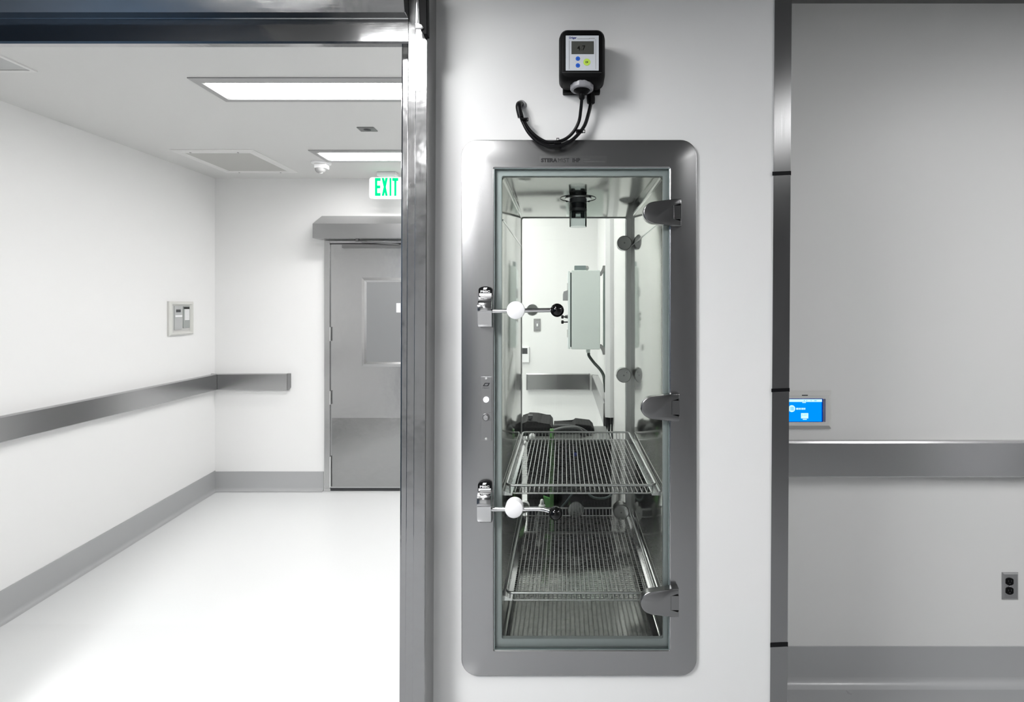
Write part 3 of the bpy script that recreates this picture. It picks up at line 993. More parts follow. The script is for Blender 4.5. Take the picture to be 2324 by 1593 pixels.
# shelf supports (angle clips on the side walls)
for pyf, pys in ((1113, 1122), (1349, 1360)):
    for sx in (0, 1):
        bm = newbm()
        zt_, zb2_ = Z(pyf, 1.77), Z(pys + 1, 1.77)
        x0_, x1_ = (lx0 + g, lx0 + 0.030) if sx == 0 else (lx1 - 0.030, lx1 - g)
        pr = [(x0_, zt_), (x0_, zb2_), (x1_, zb2_), (x1_, zb2_ + 0.004)] if sx == 0 else [(x0_, zb2_ + 0.004), (x0_, zb2_), (x1_, zb2_), (x1_, zt_)]
        prism(bm, pr, 'y', 1.765, 2.45)
        mesh_obj('shelf_support', bm, st_bright, cab)

# fog nozzle under the cabinet ceiling
dn = 2.075
c = Vector((X(1312, dn), dn, lz1))
bm = newbm(); lathe(bm, c, 'z', [(-0.004, 0.048), (-0.0035, 0.052), (-0.0003, 0.053)], 36)
noz = mesh_obj('nozzle_flange', bm, st_knob, cab, 40)
bm = newbm(); lathe(bm, c, 'z', [(-0.020, 0.0325), (-0.019, 0.034), (-0.0041, 0.034)], 28)
lathe(bm, c, 'z', [(-0.052, 0.0335), (-0.051, 0.0345), (-0.043, 0.0345), (-0.042, 0.0335)], 28)
mesh_obj('nozzle_collar', bm, plain('collar_grey', (0.11, 0.115, 0.12), 0.35), noz, 40)
bm = newbm()
n = 30
loft(bm, [[(c.x + r * math.cos(2 * PI * k / n), c.y + r * math.sin(2 * PI * k / n), c.z + z_) for k in range(n)] for r, z_ in ((0.0338, -0.005), (0.0338, -0.112), (0.0318, -0.112), (0.0318, -0.005))])
mesh_obj('nozzle_shroud', bm, clear_pl, noz, 40)
bm = newbm(); lathe(bm, c, 'z', [(-0.062, 0.008), (-0.058, 0.020), (-0.052, 0.028), (-0.008, 0.028)], 24)
for sx in (-0.018, 0.018):
    lathe(bm, (c.x + sx, c.y - 0.004, c.z), 'z', [(-0.078, 0.006), (-0.075, 0.0085), (-0.05, 0.009)], 12)
mesh_obj('nozzle_core', bm, plain('nozzle_blue_black', (0.02, 0.025, 0.035), 0.35), noz, 40)
bm = newbm()
pts = [(c.x + 0.070 * math.cos(2 * PI * k / 40), c.y + 0.070 * math.sin(2 * PI * k / 40), c.z - 0.001) for k in range(41)]
tube(bm, pts, 0.0012, 6, False)
mesh_obj('flange_ring', bm, dark_grey, noz)
for k in range(4):
    a = PI / 4 + k * PI / 2
    bm = newbm(); lathe(bm, (c.x + 0.062 * math.cos(a), c.y + 0.062 * math.sin(a), c.z), 'z', [(-0.006, 0.004), (-0.0003, 0.006)], 10)
    mesh_obj('bolt', bm, dark_grey, noz)


# hinges
def hinge(x0, x1, y0, y1, dn_):
    """x0..x1, y0..y1: pixel box of the hinge plate."""
    Da, Db = 1.676, 1.7015
    cy = (y0 + y1) / 2
    pts = []
    r = (y1 - y0) * 0.40
    for k in range(13):
        a = PI / 2 + PI * k / 12 * 1.0
        pts.append((x0 + r + r * math.cos(a) * 1.0, cy - r * math.sin(a)))
    pts.append((x0 + 58, y1 - 2)); pts.append((x0 + 68, y1)); pts.append((x1, y1))
    nx, na, nb = x1 - 21, y0 + 14, y1 - 15
    pts += [(x1, nb + 1), (nx, nb + 1), (nx, na - 1), (x1, na - 1)]
    pts += [(x1, y0), (x0 + 68, y0), (x0 + 58, y0 + 2)]
    bm = newbm()
    prism(bm, [(X(a, Da), Z(b, Da)) for a, b in pts], 'y', Da, Db)
    bmesh.ops.bevel(bm, geom=[e for e in bm.edges if all(abs(v.co.y - Da) < 1e-6 for v in e.verts)], offset=0.0035, segments=3, affect='EDGES', profile=0.5)
    h = mesh_obj('hinge', bm, st_part, cab, 35)
    bm = newbm(); pbox(bm, nx + 3, x1, na + 1, nb - 1, Da, Db, 0.0008)
    mesh_obj('knuckle', bm, st_part, h)
    bm = newbm(); pbox(bm, nx - 1, x1 - 3, na - 2, nb + 2, Da + 0.012, Db - 0.001)
    mesh_obj('recess', bm, black_m, h)

hinge(1460, 1547, 451, 513, 0)
hinge(1455, 1543, 894, 957, 0)
hinge(1454, 1541, 1337, 1401, 0)


# lever latches
def latch(x0, y0, rod, discp, ballp):
    """x0,y0: pixel top left of the latch body; rod: pixel points of the lever."""
    Dm = 1.702
    yy = lambda q, D=1.66: Z(q, D)
    bm = newbm()
    pr = [(Dm, yy(y0 + 2, Dm)), (1.690, yy(y0 + 4.5, 1.690)), (1.674, yy(y0 + 10, 1.674)), (1.660, yy(y0 + 18, 1.66)), (1.655, yy(y0 + 27, 1.655)), (1.6555, yy(y0 + 37, 1.6555)), (1.6605, yy(y0 + 40)), (1.661, yy(y0 + 69)), (1.665, yy(y0 + 73, 1.665)), (Dm, yy(y0 + 73, 1.665))]
    prism(bm, pr, 'x', X(x0, 1.66), X(x0 + 31.5, 1.66), 0.0012)
    lt = mesh_obj('latch', bm, st_bright, cab, 28)
    bm = newbm(); pbox(bm, x0 + 5, x0 + 34, y0 + 2, y0 + 76, 1.684, Dm - g, 0.004)
    mesh_obj('base_plate', bm, st_dark, lt)
    # badge
    bx0, bx1, by0, by1 = x0 + 2, x0 + 32.5, y0 - 18, y0 + 4
    Dbg = 1.689
    pts = [(X(bx0, Dbg), Z(by1, Dbg)), (X(bx0, Dbg), Z(by0 + 8, Dbg))]
    for k in range(9):
        a = PI - PI * k / 8
        pts.append((X((bx0 + bx1) / 2 + (bx1 - bx0) / 2 * math.cos(a), Dbg), Z(by0 + 7 - 7 * math.sin(a), Dbg)))
    pts += [(X(bx1, Dbg), Z(by0 + 8, Dbg)), (X(bx1, Dbg), Z(by1, Dbg))]
    bm = newbm(); prism(bm, pts, 'y', Dbg, Dm - g)
    mesh_obj('badge', bm, black_m, lt)
    Db2 = Dbg - 0.0006
    bm = newbm()
    text_bm(bm, 'PBSC', (x0 + 6.5, y0 - 9), (x0 + 28, y0 - 4), Db2, 0.03)
    q = [(x0 + 14, y0 - 15.5), (x0 + 22, y0 - 15.5), (x0 + 20.5, y0 - 12), (x0 + 18, y0 - 10.8), (x0 + 12.5, y0 - 10.8), (x0 + 13, y0 - 13.5)]
    bm.faces.new([bm.verts.new(P(a, b, Db2)) for a, b in q])
    bm.faces.new([bm.verts.new(P(a, b, Db2)) for a, b in ((x0 + 3.5, y0 - 2.6), (x0 + 31.5, y0 - 2.6), (x0 + 31.5, y0 + 3.4), (x0 + 3.5, y0 + 3.4))])
    mesh_obj('badge_lettering', bm, white_ink, lt)
    # lever
    bm = newbm(); tube(bm, [P(a, b, D) for a, b, D in rod], 0.0068, 14)
    mesh_obj('lever', bm, st_bright, lt, 50)
    bm = newbm(); c = P(discp[0], discp[1], discp[2])
    lathe(bm, c, 'y', [(0, 0.0255), (0.0015, 0.0275), (0.032, 0.0275), (0.034, 0.0255)], 36)
    mesh_obj('stop_disc', bm, white_pl, lt, 40)
    bm = newbm(); c = P(*ballp); ball(bm, c, 0.0215)
    mesh_obj('ball_knob', bm, black_gloss, lt, 80)

latch(1084, 668, [(1108, 706.5, 1.672), (1150, 705.5, 1.667), (1200, 704.5, 1.667), (1262, 703.5, 1.662)], (1170, 704, 1.632), (1264.5, 704, 1.658))
latch(1082.5, 1111, [(1108, 1156, 1.672), (1150, 1155.5, 1.667), (1222, 1155, 1.665), (1236, 1156.5, 1.66), (1260, 1164, 1.65)], (1166, 1156, 1.632), (1261, 1164.5, 1.650))

# control plate
bm = newbm(); pbox(bm, 1091.5, 1116, 855, 1000, DF - 0.0022, DF - 0.0002, 0.0006)
cp = mesh_obj('control_plate', bm, steel('steel_plate', 0.44, 0.30, (4, 4, 200), 0.03), cab)
Dc = DF - 0.0024
bm = newbm(); disc(bm, 1103, 907, Dc - 0.004, 0.0092, 0.0039, 24)
mesh_obj('indicator_lamp', bm, ind_white, cp, 40)
bm = newbm(); c = P(1103, 947, Dc)
lathe(bm, c, 'y', [(-0.003, 0.0115), (0, 0.0125)], 28)
mesh_obj('button_collar', bm, st_dark, cp, 40)
bm = newbm(); lathe(bm, (c.x, Dc - 0.0085, c.z), 'y', [(0, 0.0015), (0.0006, 0.0078), (0.0015, 0.0085), (0.0055, 0.0085)], 28)
mesh_obj('push_button', bm, st_bright, cp, 30)
for q in (858.5, 995.5):
    bm = newbm(); disc(bm, 1103, q, Dc - 0.0012, 0.0036, 0.0011, 12)
    mesh_obj('screw', bm, lt_grey, cp, 40)
bm = newbm()
oq = [(1100.5, 869), (1112, 869), (1108, 876.5), (1095.5, 876.5)]
iq_ = [(1101.5, 870.8), (1108.5, 870.8), (1106, 874.7), (1099, 874.7)]
vo = [bm.verts.new(P(a, b, Dc - 0.0002)) for a, b in oq]; vi = [bm.verts.new(P(a, b, Dc - 0.0002)) for a, b in iq_]
for i in range(4): bm.faces.new([vo[i], vo[(i + 1) % 4], vi[(i + 1) % 4], vi[i]])
mesh_obj('logo', bm, ink, cp)
bm = newbm(); text_bm(bm, 'PBSC', (1095.5, 879), (1110.5, 882), Dc - 0.0002, 0.01)
mesh_obj('logo_lettering', bm, grey_ink, cp)

# brand sticker above the door
bm = newbm(); prism(bm, rrect(X(1224, DF), X(1377, DF), Z(374, DF), Z(353.5, DF), 0.003, 4), 'y', DF - 0.0006, DF - 0.0001)
sk = mesh_obj('brand_sticker', bm, st_frame, cab)
Dk = DF - 0.0008
bm = newbm(); text_bm(bm, 'STERA', (1228, 359), (1265, 368.3), Dk, 0.05)
mesh_obj('bold_lettering', bm, ink, sk)
bm = newbm(); text_bm(bm, 'IHP', (1299, 359), (1316.5, 368.2), Dk, 0.045)
mesh_obj('bold_lettering', bm, ink, sk)
bm = newbm(); text_bm(bm, 'MiST'.replace('i', 'I'), (1266.5, 359), (1292, 368.2), Dk, -0.004)
mesh_obj('light_lettering', bm, ink, sk)
bm = newbm(); text_bm(bm, 'IONIZED', (1324.5, 360), (1339, 362.6), Dk, 0.0); text_bm(bm, 'HYDROGEN PEROXIDE', (1324.5, 365), (1373.5, 368.3), Dk, 0.0)
box(bm, X(1321, Dk), X(1321.4, Dk), Dk - 0.0001, Dk, Z(369, Dk), Z(358.5, Dk))
mesh_obj('small_lettering', bm, grey_ink, sk)


# ------------------------------------------------------------------ wire baskets
def basket(zr, label):
    """wire tray: heavy rim at height zr, floor 30 mm lower."""
    x0, x1 = X(1149, 1.765), X(1489, 1.765)
    y0, y1 = 1.765, 2.50
    t = thing('wire_basket', ((x0 + x1) / 2, (y0 + y1) / 2, zr - 0.034), label, 'wire basket', 'wire baskets in the cabinet')
    bm = newbm()
    pth = [(p[0], p[1], zr) for p in rrect(x0, x1, y0, y1, 0.022, 6)]
    pth.append(pth[0])
    tube(bm, pth, 0.0044, 8, False)
    mesh_obj('rim', bm, st_wire, t, 60)
    zb = zr - 0.031
    i = 0.012
    bm = newbm()
    pth = [(p[0], p[1], zb) for p in rrect(x0 + i, x1 - i, y0 + i, y1 - i, 0.016, 4)]
    pth.append(pth[0])
    tube(bm, pth, 0.0022, 6, False)
    mesh_obj('bottom_rim', bm, st_wire, t, 60)
    bm = newbm()
    nx = 30
    for k in range(nx + 1):
        x = x0 + i + (x1 - x0 - 2 * i) * k / nx
        tube(bm, [(x, y0 + 0.001, zr - 0.003), (x, y0 + i, zb), (x, y1 - i, zb), (x, y1 - 0.001, zr - 0.003)], 0.0016, 6)
    mesh_obj('long_wires', bm, st_wire, t)
    bm = newbm()
    ny = 52
    for k in range(ny + 1):
        y = y0 + i + (y1 - y0 - 2 * i) * k / ny
        tube(bm, [(x0 + 0.001, y, zr - 0.003), (x0 + i, y, zb - 0.0022), (x1 - i, y, zb - 0.0022), (x1 - 0.001, y, zr - 0.003)], 0.0009, 5)
    mesh_obj('cross_wires', bm, st_cross, t)
    return t

z1_, z2_ = Z(1101, 1.765), Z(1345, 1.765)
b1 = basket(z1_, 'empty upper wire basket inside the cabinet, behind the two ball levers')
dup(b1, (0, 0, z2_ - z1_), 'empty lower wire basket just above the cabinet floor')

# ================================================================== GAS MONITOR
mon = thing('gas_monitor', (X(1320, D1), D1, EYE + 0.68), 'black wall gas monitor with a grey face reading 4.7 above the cabinet', 'gas monitor')
mx0, mx1 = X(1268.5, 1.64), X(1372.5, 1.64)
mz0, mz1 = EYE + 0.682, EYE + 0.842
yb_, yf_ = D1 - 0.022, D1 - 0.112
bm = newbm()
def mr(i, r=0.026, zt=0, zb=0): return rrect(mx0 + i, mx1 - i, mz0 + i + zb, mz1 - i - zt, r, 6)
loft(bm, [lp(mr(0.006), yb_), lp(mr(0.0), yb_ - 0.012), lp(mr(0.0), yf_ + 0.030), lp(mr(0.003, 0.024), yf_ + 0.012), lp(mr(0.010, 0.018), yf_ + 0.002), lp(mr(0.016, 0.014), yf_)], True, True)
mesh_obj('housing', bm, black_m, mon, 35)
bm = newbm(); box(bm, X(1277, D1), X(1361, D1), D1 - 0.024, D1 - g, Z(217, D1), mz1 - 0.02, 0.003)
mesh_obj('wall_bracket', bm, black_m, mon)
bm = newbm()
for q in (yf_ - 0.0002,):
    pbox(bm, 1275.5, 1365, 164, 165.2, q, q + 0.002)
mesh_obj('lid_seam', bm, dark_grey, mon)
Dp = yf_ - 0.0025
bm = newbm(); pbox(bm, 1284, 1359, 80.5, 160, Dp, yf_ - 0.0002, 0.0008)
fp = mesh_obj('face_plate', bm, mon_plate, mon)
bm = newbm(); pbox(bm, 1297, 1347.5, 93.5, 122.5, Dp - 0.001, Dp - 0.0001)
mesh_obj('lcd', bm, lcd_m, fp)
bm = newbm(); text_bm(bm, '4.7', (1309.5, 103), (1328.5, 114.5), Dp - 0.0013, 0.01)
mesh_obj('reading', bm, lcd_ink, fp)
bm = newbm(); text_bm(bm, 'Dräger', (1292, 83), (1308.5, 89.5), Dp - 0.0003, 0.035)
mesh_obj('lettering', bm, navy_ink, fp)
bm = newbm()
pbox(bm, 1310, 1338, 87.8, 88.5, Dp - 0.0003, Dp - 0.0001)
pbox(bm, 1337, 1350, 86.6, 87.4, Dp - 0.0003, Dp - 0.0001)
pbox(bm, 1291.6, 1292.2, 92, 157, Dp - 0.0003, Dp - 0.0001)
pbox(bm, 1351.8, 1352.4, 89, 157, Dp - 0.0003, Dp - 0.0001)
mesh_obj('border_line', bm, grey_ink, fp)
for px, py, rr, m_ in ((1311.5, 133, 0.0068, blue_btn), (1311.5, 148.5, 0.0068, blue_btn), (1332, 141, 0.0108, lime_btn)):
    bm = newbm(); c = P(px, py, Dp - 0.0001)
    lathe(bm, c, 'y', [(-0.0012, rr * 0.9), (0, rr)], 24)
    bt = mesh_obj('button', bm, m_, fp, 40)
    bm = newbm()
    if m_ is lime_btn:
        text_bm(bm, 'OK', (px - 4, py - 2.4), (px + 3.8, py + 2.4), Dp - 0.0015, 0.03)
    else:
        s = -1 if py < 140 else 1
        bm.faces.new([bm.verts.new(P(px + a, py + b * s, Dp - 0.0015)) for a, b in ((-1.8, -1.2), (1.8, -1.2), (0, 1.8))])
    mesh_obj('button_mark', bm, navy_ink if m_ is blue_btn else ink, bt)
# union nut and sensor head under the housing
c = Vector((X(1320.5, 1.645), 1.648, mz0))
bm = newbm()
n = 36
lps = []
for z_, r in ((0.008, 0.034), (0.004, 0.0365), (-0.010, 0.0365), (-0.014, 0.034), (-0.014, 0.026), (0.002, 0.026)):
    lps.append([(c.x + (r - (0.0014 if k % 3 == 0 and r > 0.03 else 0)) * math.cos(2 * PI * k / n), c.y + (r - (0.0014 if k % 3 == 0 and r > 0.03 else 0)) * math.sin(2 * PI * k / n), c.z + z_) for k in range(n)])
loft(bm, lps)
mesh_obj('union_nut', bm, nut_m, mon, 30)
bm = newbm(); lathe(bm, c, 'z', [(-0.026, 0.010), (-0.020, 0.020), (-0.010, 0.0258), (0.002, 0.0258)], 24)
mesh_obj('sensor_head', bm, black_m, mon, 40)
bm = newbm(); c2 = Vector((X(1341, 1.685), 1.686, Z(217, 1.686)))
lathe(bm, c2, 'z', [(-0.026, 0.009), (-0.024, 0.0125), (-0.010, 0.0135), (0.004, 0.0125), (0.012, 0.012)], 8)
mesh_obj('cable_gland', bm, black_m, mon)
bm = newbm(); c1 = Vector((c.x + 0.0, c.y, c.z - 0.026))
lathe(bm, c1, 'z', [(-0.016, 0.0065), (-0.013, 0.0085), (-0.001, 0.0095), (0.004, 0.0095)], 12)
mesh_obj('cable_gland', bm, black_m, mon, 40)

# cable loop
cb = thing('sensor_cable', P(1265, 336, 1.68), 'looped pair of black cables hanging under the gas monitor over the cabinet top', 'cable')
Dq = 1.682
pa = [(c1.x, c1.y, c1.z - 0.014)] + [tuple(P(a, b, D)) for a, b, D in ((1318, 250, 1.66), (1314, 275, 1.672), (1303, 297, 1.678), (1287, 313, Dq), (1268, 321, Dq), (1244, 323, Dq), (1222, 313, Dq), (1203, 296, Dq), (1190, 276, Dq), (1181, 258, Dq))]
bm = newbm(); tube(bm, smooth_path(pa, 6), 0.0052, 10)
mesh_obj('cable_run', bm, black_rub, cb, 60)
pb = [(c2.x, c2.y, c2.z - 0.024)] + [tuple(P(a, b, D)) for a, b, D in ((1336, 256, 1.684), (1327, 284, 1.682), (1311, 306, 1.680), (1292, 322, 1.678), (1268, 331, 1.677), (1243, 331, 1.677), (1220, 321, 1.678), (1200, 301, 1.679), (1187, 277, 1.681), (1180, 258, 1.682))]
bm = newbm(); tube(bm, smooth_path(pb, 6), 0.0058, 10)
mesh_obj('cable_run', bm, black_rub, cb, 60)
bm = newbm()
el = [tuple(P(a, b, D)) for a, b, D in ((1182, 266, 1.682), (1179, 254, 1.681), (1177, 243, 1.682), (1178, 237, 1.690), (1181, 236, 1.702), (1182, 236, 1.7135))]
tube(bm, smooth_path(el, 5), 0.0098, 14)
mesh_obj('elbow_plug', bm, black_rub, cb, 60)
bm = newbm(); c = P(1183.5, 238.5, D1)
lathe(bm, (c.x, D1 - 0.008, c.z), 'y', [(0, 0.0125), (0.002, 0.0145), (0.0076, 0.0150)], 20)
mesh_obj('wall_bushing', bm, mid_grey, cb, 40)
for px, py, dx, dy_ in ((1189, 272, 7, -1), (1266, 326, 0, -9), (1315, 298, 10, 0)):
    bm = newbm()
    c = P(px, py, 1.681)
    box(bm, c.x - 0.011, c.x + 0.011, 1.669, 1.692, c.z - 0.003, c.z + 0.003, 0.001)
    e = P(px + dx, py + dy_, 1.674)
    frame_rect(bm, e.x - 0.0045, e.x + 0.0045, e.z - 0.005, e.z + 0.005, 0.0016, 1.672, 1.675)
    mesh_obj('cable_tie', bm, black_m, cb)

# ================================================================== BEYOND THE CABINET
# grey-green electrical enclosure on the corridor right wall
Dv = 3.50
en = thing('electrical_enclosure', (XR, Dv + 0.15, Z(793, Dv)), 'pale grey-green electrical enclosure on the corridor wall behind the cabinet glass', 'enclosure')
ex0, ex1, ez0, ez1 = X(1297, Dv), X(1362, Dv), Z(793, Dv), Z(613, Dv)
bm = newbm(); box(bm, ex0, ex1, Dv, Dv + 0.34, ez0, ez1, 0.004)
mesh_obj('body', bm, enc_m, en)
bm = newbm(); box(bm, X(1294.4, Dv), ex0, Dv + 0.006, Dv + 0.33, ez0 + 0.016, ez1 - 0.016)
mesh_obj('seal', bm, plain('enclosure_seal', (0.02, 0.045, 0.045), 0.5), en)
bm = newbm(); box(bm, X(1289, Dv), X(1294.4, Dv), Dv - 0.004, Dv + 0.344, ez0 + 0.004, ez1 - 0.006, 0.003)
dr = mesh_obj('door', bm, enc_edge, en)
bm = newbm(); xx = X(1289, Dv)
prism(bm, [(xx, Z(682, Dv)), (xx - 0.034, Z(682, Dv)), (xx - 0.034, Z(668, Dv)), (xx - 0.028, Z(661, Dv)), (xx, Z(658, Dv))], 'y', Dv + 0.04, Dv + 0.09, 0.003)
mesh_obj('handle', bm, mid_grey, dr)
for qa, qb in ((642, 658), (749, 766)):
    bm = newbm(); box(bm, xx - 0.0055, xx - 0.0003, Dv + 0.02, Dv + 0.10, Z(qb, Dv), Z(qa, Dv))
    mesh_obj('nameplate', bm, lt_grey, dr)
for q, l_ in ((719.5, 0.036), (731.5, 0.036)):
    bm = newbm(); lathe(bm, (xx - 0.045, Dv + 0.06, Z(q, Dv)), 'x', [(0, 0.009), (0.004, 0.012), (0.015, 0.012), (0.018, 0.004), (0.0447, 0.004)], 14)
    mesh_obj('push_button', bm, black_m, dr, 40)
bm = newbm(); lathe(bm, (xx - 0.022, Dv + 0.10, Z(719.5, Dv)), 'x', [(0, 0.008), (0.0217, 0.014)], 14)
mesh_obj('push_button', bm, dark_grey, dr, 40)
bm = newbm(); box(bm, X(1304, Dv), X(1330, Dv), Dv + 0.02, Dv + 0.12, ez1 + g, Z(602, Dv), 0.002)
jb = mesh_obj('top_fitting', bm, plain('fitting_grey', (0.22, 0.27, 0.27), 0.4), en)
bm = newbm(); lathe(bm, (X(1330, Dv), Dv + 0.05, Z(607, Dv)), 'x', [(0, 0.015), (0.016, 0.015), (0.020, 0.008), (0.022, 0.008)], 12)
mesh_obj('fitting_plug', bm, st_bright, jb, 40)
bm = newbm(); box(bm, X(1370, Dv), X(1374.5, Dv), Dv + 0.01, Dv + 0.05, ez0 - 0.02, ez1 + 0.02)
box(bm, X(1374.5, Dv) , XR - g, Dv + 0.012, Dv + 0.03, ez0 - 0.01, ez0 + 0.02); box(bm, X(1374.5, Dv), XR - g, Dv + 0.012, Dv + 0.03, ez1 - 0.02, ez1 + 0.01)
mesh_obj('mounting_strut', bm, plain('strut_grey_green', (0.20, 0.25, 0.24), 0.35, metal=0.7), en)
for qa, qb in ((602, 626), (781, 806)):
    bm = newbm()
    s = 1 if qa > 700 else -1
    zc = Z((qa + qb) / 2, Dv)
    prism(bm, [(ex1, zc + 0.034 * s), (ex1 + 0.010, zc + 0.034 * s), (XR - 0.02, zc + 0.010), (XR - 0.02, zc - 0.034 * s), (XR - 0.036, zc - 0.034 * s), (XR - 0.038, zc - 0.012 * s), (ex1, zc + 0.012 * s)], 'y', Dv + 0.004, Dv + 0.05, 0.002)
    mesh_obj('bracket', bm, st_dark, en)
bm = newbm(); lathe(bm, (X(1336, Dv), Dv + 0.08, Z(803, Dv)), 'z', [(0, 0.011), (0.006, 0.014), (0.028, 0.015)], 12)
mesh_obj('cable_gland', bm, enc_m, en, 40)
bm = newbm()
tube(bm, smooth_path([P(1336, 801, Dv + 0.08), P(1337, 808, Dv + 0.08), P(1348, 823, Dv + 0.06), P(1360, 836, Dv + 0.03), P(1369, 850, Dv - 0.02), P(1372, 866, Dv - 0.05), P(1374, 890, Dv - 0.06)], 6), 0.010, 10)
mesh_obj('supply_cable', bm, plain('cable_black_green', (0.012, 0.022, 0.017), 0.35), en, 60)

# white raceway with cables
Dw = 3.12
rw = thing('cable_raceway', (X(1384, Dw), Dw, Z(948, Dw)), 'vertical white cable raceway beside the grey-green enclosure, seen through the glass', 'raceway')
rx0, rx1 = X(1374.5, Dw), X(1394, Dw)
def oct_pts(e=0.0): 
    return [(rx0 - e, Dw + 0.014), (rx0 - e, Dw + 0.034), (rx0 + 0.012, Dw + 0.05), (rx1, Dw + 0.05), (rx1 + e, Dw + 0.006), (X(1384.5, Dw), Dw - e)]
bm = newbm(); prism(bm, oct_pts(), 'z', Z(863, Dw), ZC - 0.001)
mesh_obj('upper_channel', bm, white_pl, rw)
bm = newbm(); prism(bm, oct_pts(0.0008), 'z', Z(948, Dw), Z(862, Dw))
mesh_obj('lower_channel', bm, white_pl, rw)
for k, (a, b, c_) in enumerate(((1377, 1373, 1369), (1383, 1382, 1385), (1389, 1389, 1391))):
    bm = newbm(); tube(bm, smooth_path([P(a, 946, Dw + 0.028), P(a, 965, Dw + 0.028), P(b, 985, Dw + 0.02), P(c_, 1010, Dw + 0.01), P(c_, 1100, Dw), (X(c_, Dw), Dw, 0.30)], 5), (0.0095, 0.0075, 0.0055)[k], 10)
    mesh_obj('cable', bm, black_rub, rw, 60)

# dark fogging machine standing in the corridor right behind the cabinet
Dm_ = 2.76
mc = thing('fogging_machine', (0.03, Dm_ + 0.2, 0.0), 'black wheeled fogging machine standing behind the cabinet glass', 'machine')
mxa, mxb = X(1196, Dm_), X(1384, Dm_)
zt_ = Z(1003, Dm_)
bm = newbm(); box(bm, mxa, mxb, Dm_, Dm_ + 0.30, 0.10, zt_, 0.012)
mesh_obj('body', bm, black_m, mc)
bm = newbm(); box(bm, mxa - 0.004, mxb + 0.004, Dm_ - 0.006, Dm_ + 0.305, zt_ + g, zt_ + 0.014, 0.004)
mesh_obj('top_tray', bm, plain('tray_grey', (0.16, 0.165, 0.16), 0.35), mc)
for sx in (mxa + 0.05, mxb - 0.05):
    for yy in (Dm_ + 0.06, Dm_ + 0.24):
        bm = newbm(); lathe(bm, (sx - 0.015, yy, 0.051), 'x', [(0, 0.044), (0.004, 0.05), (0.026, 0.05), (0.03, 0.044)], 20)
        box(bm, sx - 0.02, sx + 0.02, yy - 0.02, yy + 0.02, 0.095, 0.1005)
        mesh_obj('wheel', bm, dark_grey, mc, 40)
# hard case on top with handle
bm = newbm()
Dc2 = Dm_ + 0.06
cs = [(1180, 962), (1188, 962), (1196, 956), (1218, 957), (1226, 961), (1247, 962), (1253, 970), (1254, 1000), (1180, 1000)]
prism(bm, [(X(a, Dc2), max(Z(b, Dc2), zt_ + 0.0145)) for a, b in cs], 'y', Dc2, Dc2 + 0.24, 0.004)
cse = mesh_obj('case', bm, black_m, mc)
bm = newbm(); pbox(bm, 1198, 1209, 943, 950, Dc2 + 0.03, Dc2 + 0.06, 0.003); pbox(bm, 1200, 1206, 949, 958, Dc2 + 0.03, Dc2 + 0.06)
mesh_obj('handle', bm, dark_grey, cse)
bm = newbm()
hs = smooth_path([P(1255, 968, Dc2 + 0.05), P(1275, 967, Dc2 + 0.05), P(1300, 969, Dc2 + 0.04), P(1318, 974, Dc2 + 0.02), P(1335, 985, Dc2 + 0.02), P(1350, 999, Dc2 + 0.03)], 6)
tube(bm, hs, 0.011, 10)
tube(bm, smooth_path([P(1258, 978, Dc2), P(1285, 972, Dc2 - 0.01), P(1310, 974, Dc2 - 0.02), P(1322, 985, Dc2), P(1330, 998, Dc2)], 6), 0.013, 10)
mesh_obj('hose', bm, dark_grey, mc, 60)
bm = newbm()
cs = [(1256, 975), (1300, 976), (1308, 968), (1342, 972), (1350, 980), (1352, 1000), (1256, 1000)]
prism(bm, [(X(a, Dc2), max(Z(b, Dc2), zt_ + 0.0145)) for a, b in cs], 'y', Dc2 + 0.06, Dc2 + 0.22, 0.006)
mesh_obj('pump_head', bm, black_m, mc)
bm = newbm(); lathe(bm, P(1207, 994, Dm_ + 0.02), 'y', [(0, 0.002), (0.004, 0.014), (0.02, 0.018), (0.036, 0.018)], 20)
mesh_obj('dial', bm, white_pl, mc, 40)
bm = newbm(); tube(bm, smooth_path([P(1334, 1118, Dm_ - 0.02), P(1345, 1128, Dm_ - 0.03), P(1364, 1131, Dm_ - 0.03), P(1382, 1127, Dm_ - 0.03), P(1390, 1116, Dm_ - 0.02)], 6), 0.006, 8)
tube(bm, smooth_path([P(1300, 1118, Dm_ - 0.03), P(1284, 1140, Dm_ - 0.03), P(1262, 1164, Dm_ - 0.03)], 4), 0.005, 8)
mesh_obj('tube', bm, plain('tube_grey_green', (0.07, 0.10, 0.10), 0.3), mc, 60)
bm = newbm(); lathe(bm, P(1306, 1032, Dm_ - 0.014), 'y', [(0, 0.007), (0.003, 0.009), (0.0136, 0.009)], 16)
mesh_obj('blue_knob', bm, blue_pl, mc, 40)
bm = newbm(); tube(bm, [P(1391, 1120, Dm_ - 0.02), (X(1391, Dm_ - 0.02), Dm_ - 0.02, 0.11)], 0.0075, 10)
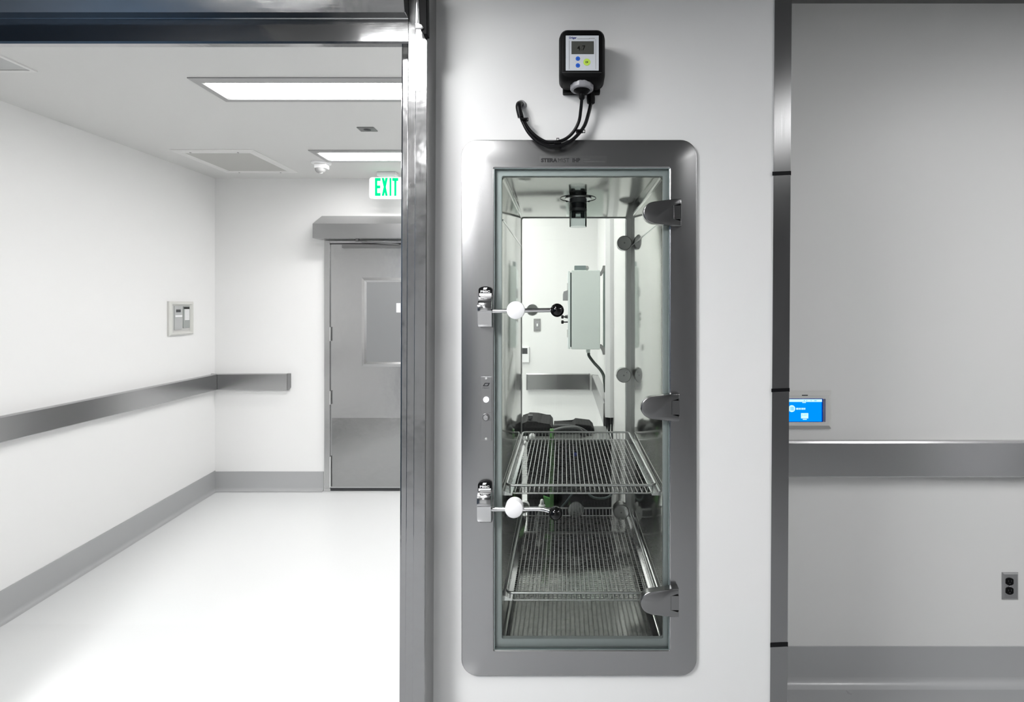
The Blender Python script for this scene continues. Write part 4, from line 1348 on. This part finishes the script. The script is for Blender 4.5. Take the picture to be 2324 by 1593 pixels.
tube(bm, [P(1391, 1120, Dm_ - 0.02), P(1391, 1000, Dm_ - 0.02)], 0.0075, 10)
mesh_obj('side_post', bm, white_pl, mc, 60)

# green sight tube in front of the machine, and a small bottle
Dgx = 2.70
gt = thing('sight_tube', (X(1252, Dgx), Dgx, 0), 'slim upright green strip between the cabinet glass and the black machine', 'tube')
bm = newbm(); pbox(bm, 1247.5, 1257, 974, 1172, Dgx, Dgx + 0.016, 0.003)
box(bm, X(1247.5, Dgx), X(1257, Dgx), Dgx, Dgx + 0.016, 0.02, Z(1172, Dgx))
mesh_obj('strip', bm, plain('green_strip', (0.16, 0.34, 0.13), 0.25), gt)
bm = newbm(); prism(bm, [(X(a, Dgx), Z(b, Dgx)) for a, b in ((1233, 1127), (1247.5, 1132), (1247.5, 1162), (1240, 1160))], 'y', Dgx + 0.001, Dgx + 0.02, 0.001)
mesh_obj('bracket', bm, green_pl2, gt)
bm = newbm(); pbox(bm, 1249.5, 1254.5, 977, 992, Dgx - 0.003, Dgx - 0.0003)
mesh_obj('bright_band', bm, plain('green_band', (0.30, 0.85, 0.22), 0.3), gt)
bm = newbm(); box(bm, X(1252, Dgx) - 0.012, X(1252, Dgx) + 0.03, Dgx - 0.004, Dgx + 0.035, 0.0005, 0.02, 0.003)
mesh_obj('foot', bm, dark_grey, gt)

Dbt = 2.635
bt = thing('spray_bottle', (X(1230, Dbt), Dbt, 0.0), 'tall dark bottle with a white nozzle cap, just left of the green strip', 'bottle')
zc_ = Z(1152, Dbt)
bm = newbm(); lathe(bm, (X(1230, Dbt), Dbt, 0), 'z', [(0.0005, 0.030), (0.01, 0.032), (zc_ - 0.06, 0.032), (zc_ - 0.02, 0.020), (zc_, 0.016)], 24)
mesh_obj('flask', bm, dark_grey, bt, 40)
bm = newbm(); lathe(bm, (X(1230, Dbt), Dbt, zc_), 'z', [(0.0005, 0.016), (0.012, 0.0165), (0.018, 0.010), (0.032, 0.009), (0.040, 0.007), (0.043, 0.003)], 20)
mesh_obj('nozzle_cap', bm, white_pl, bt, 40)
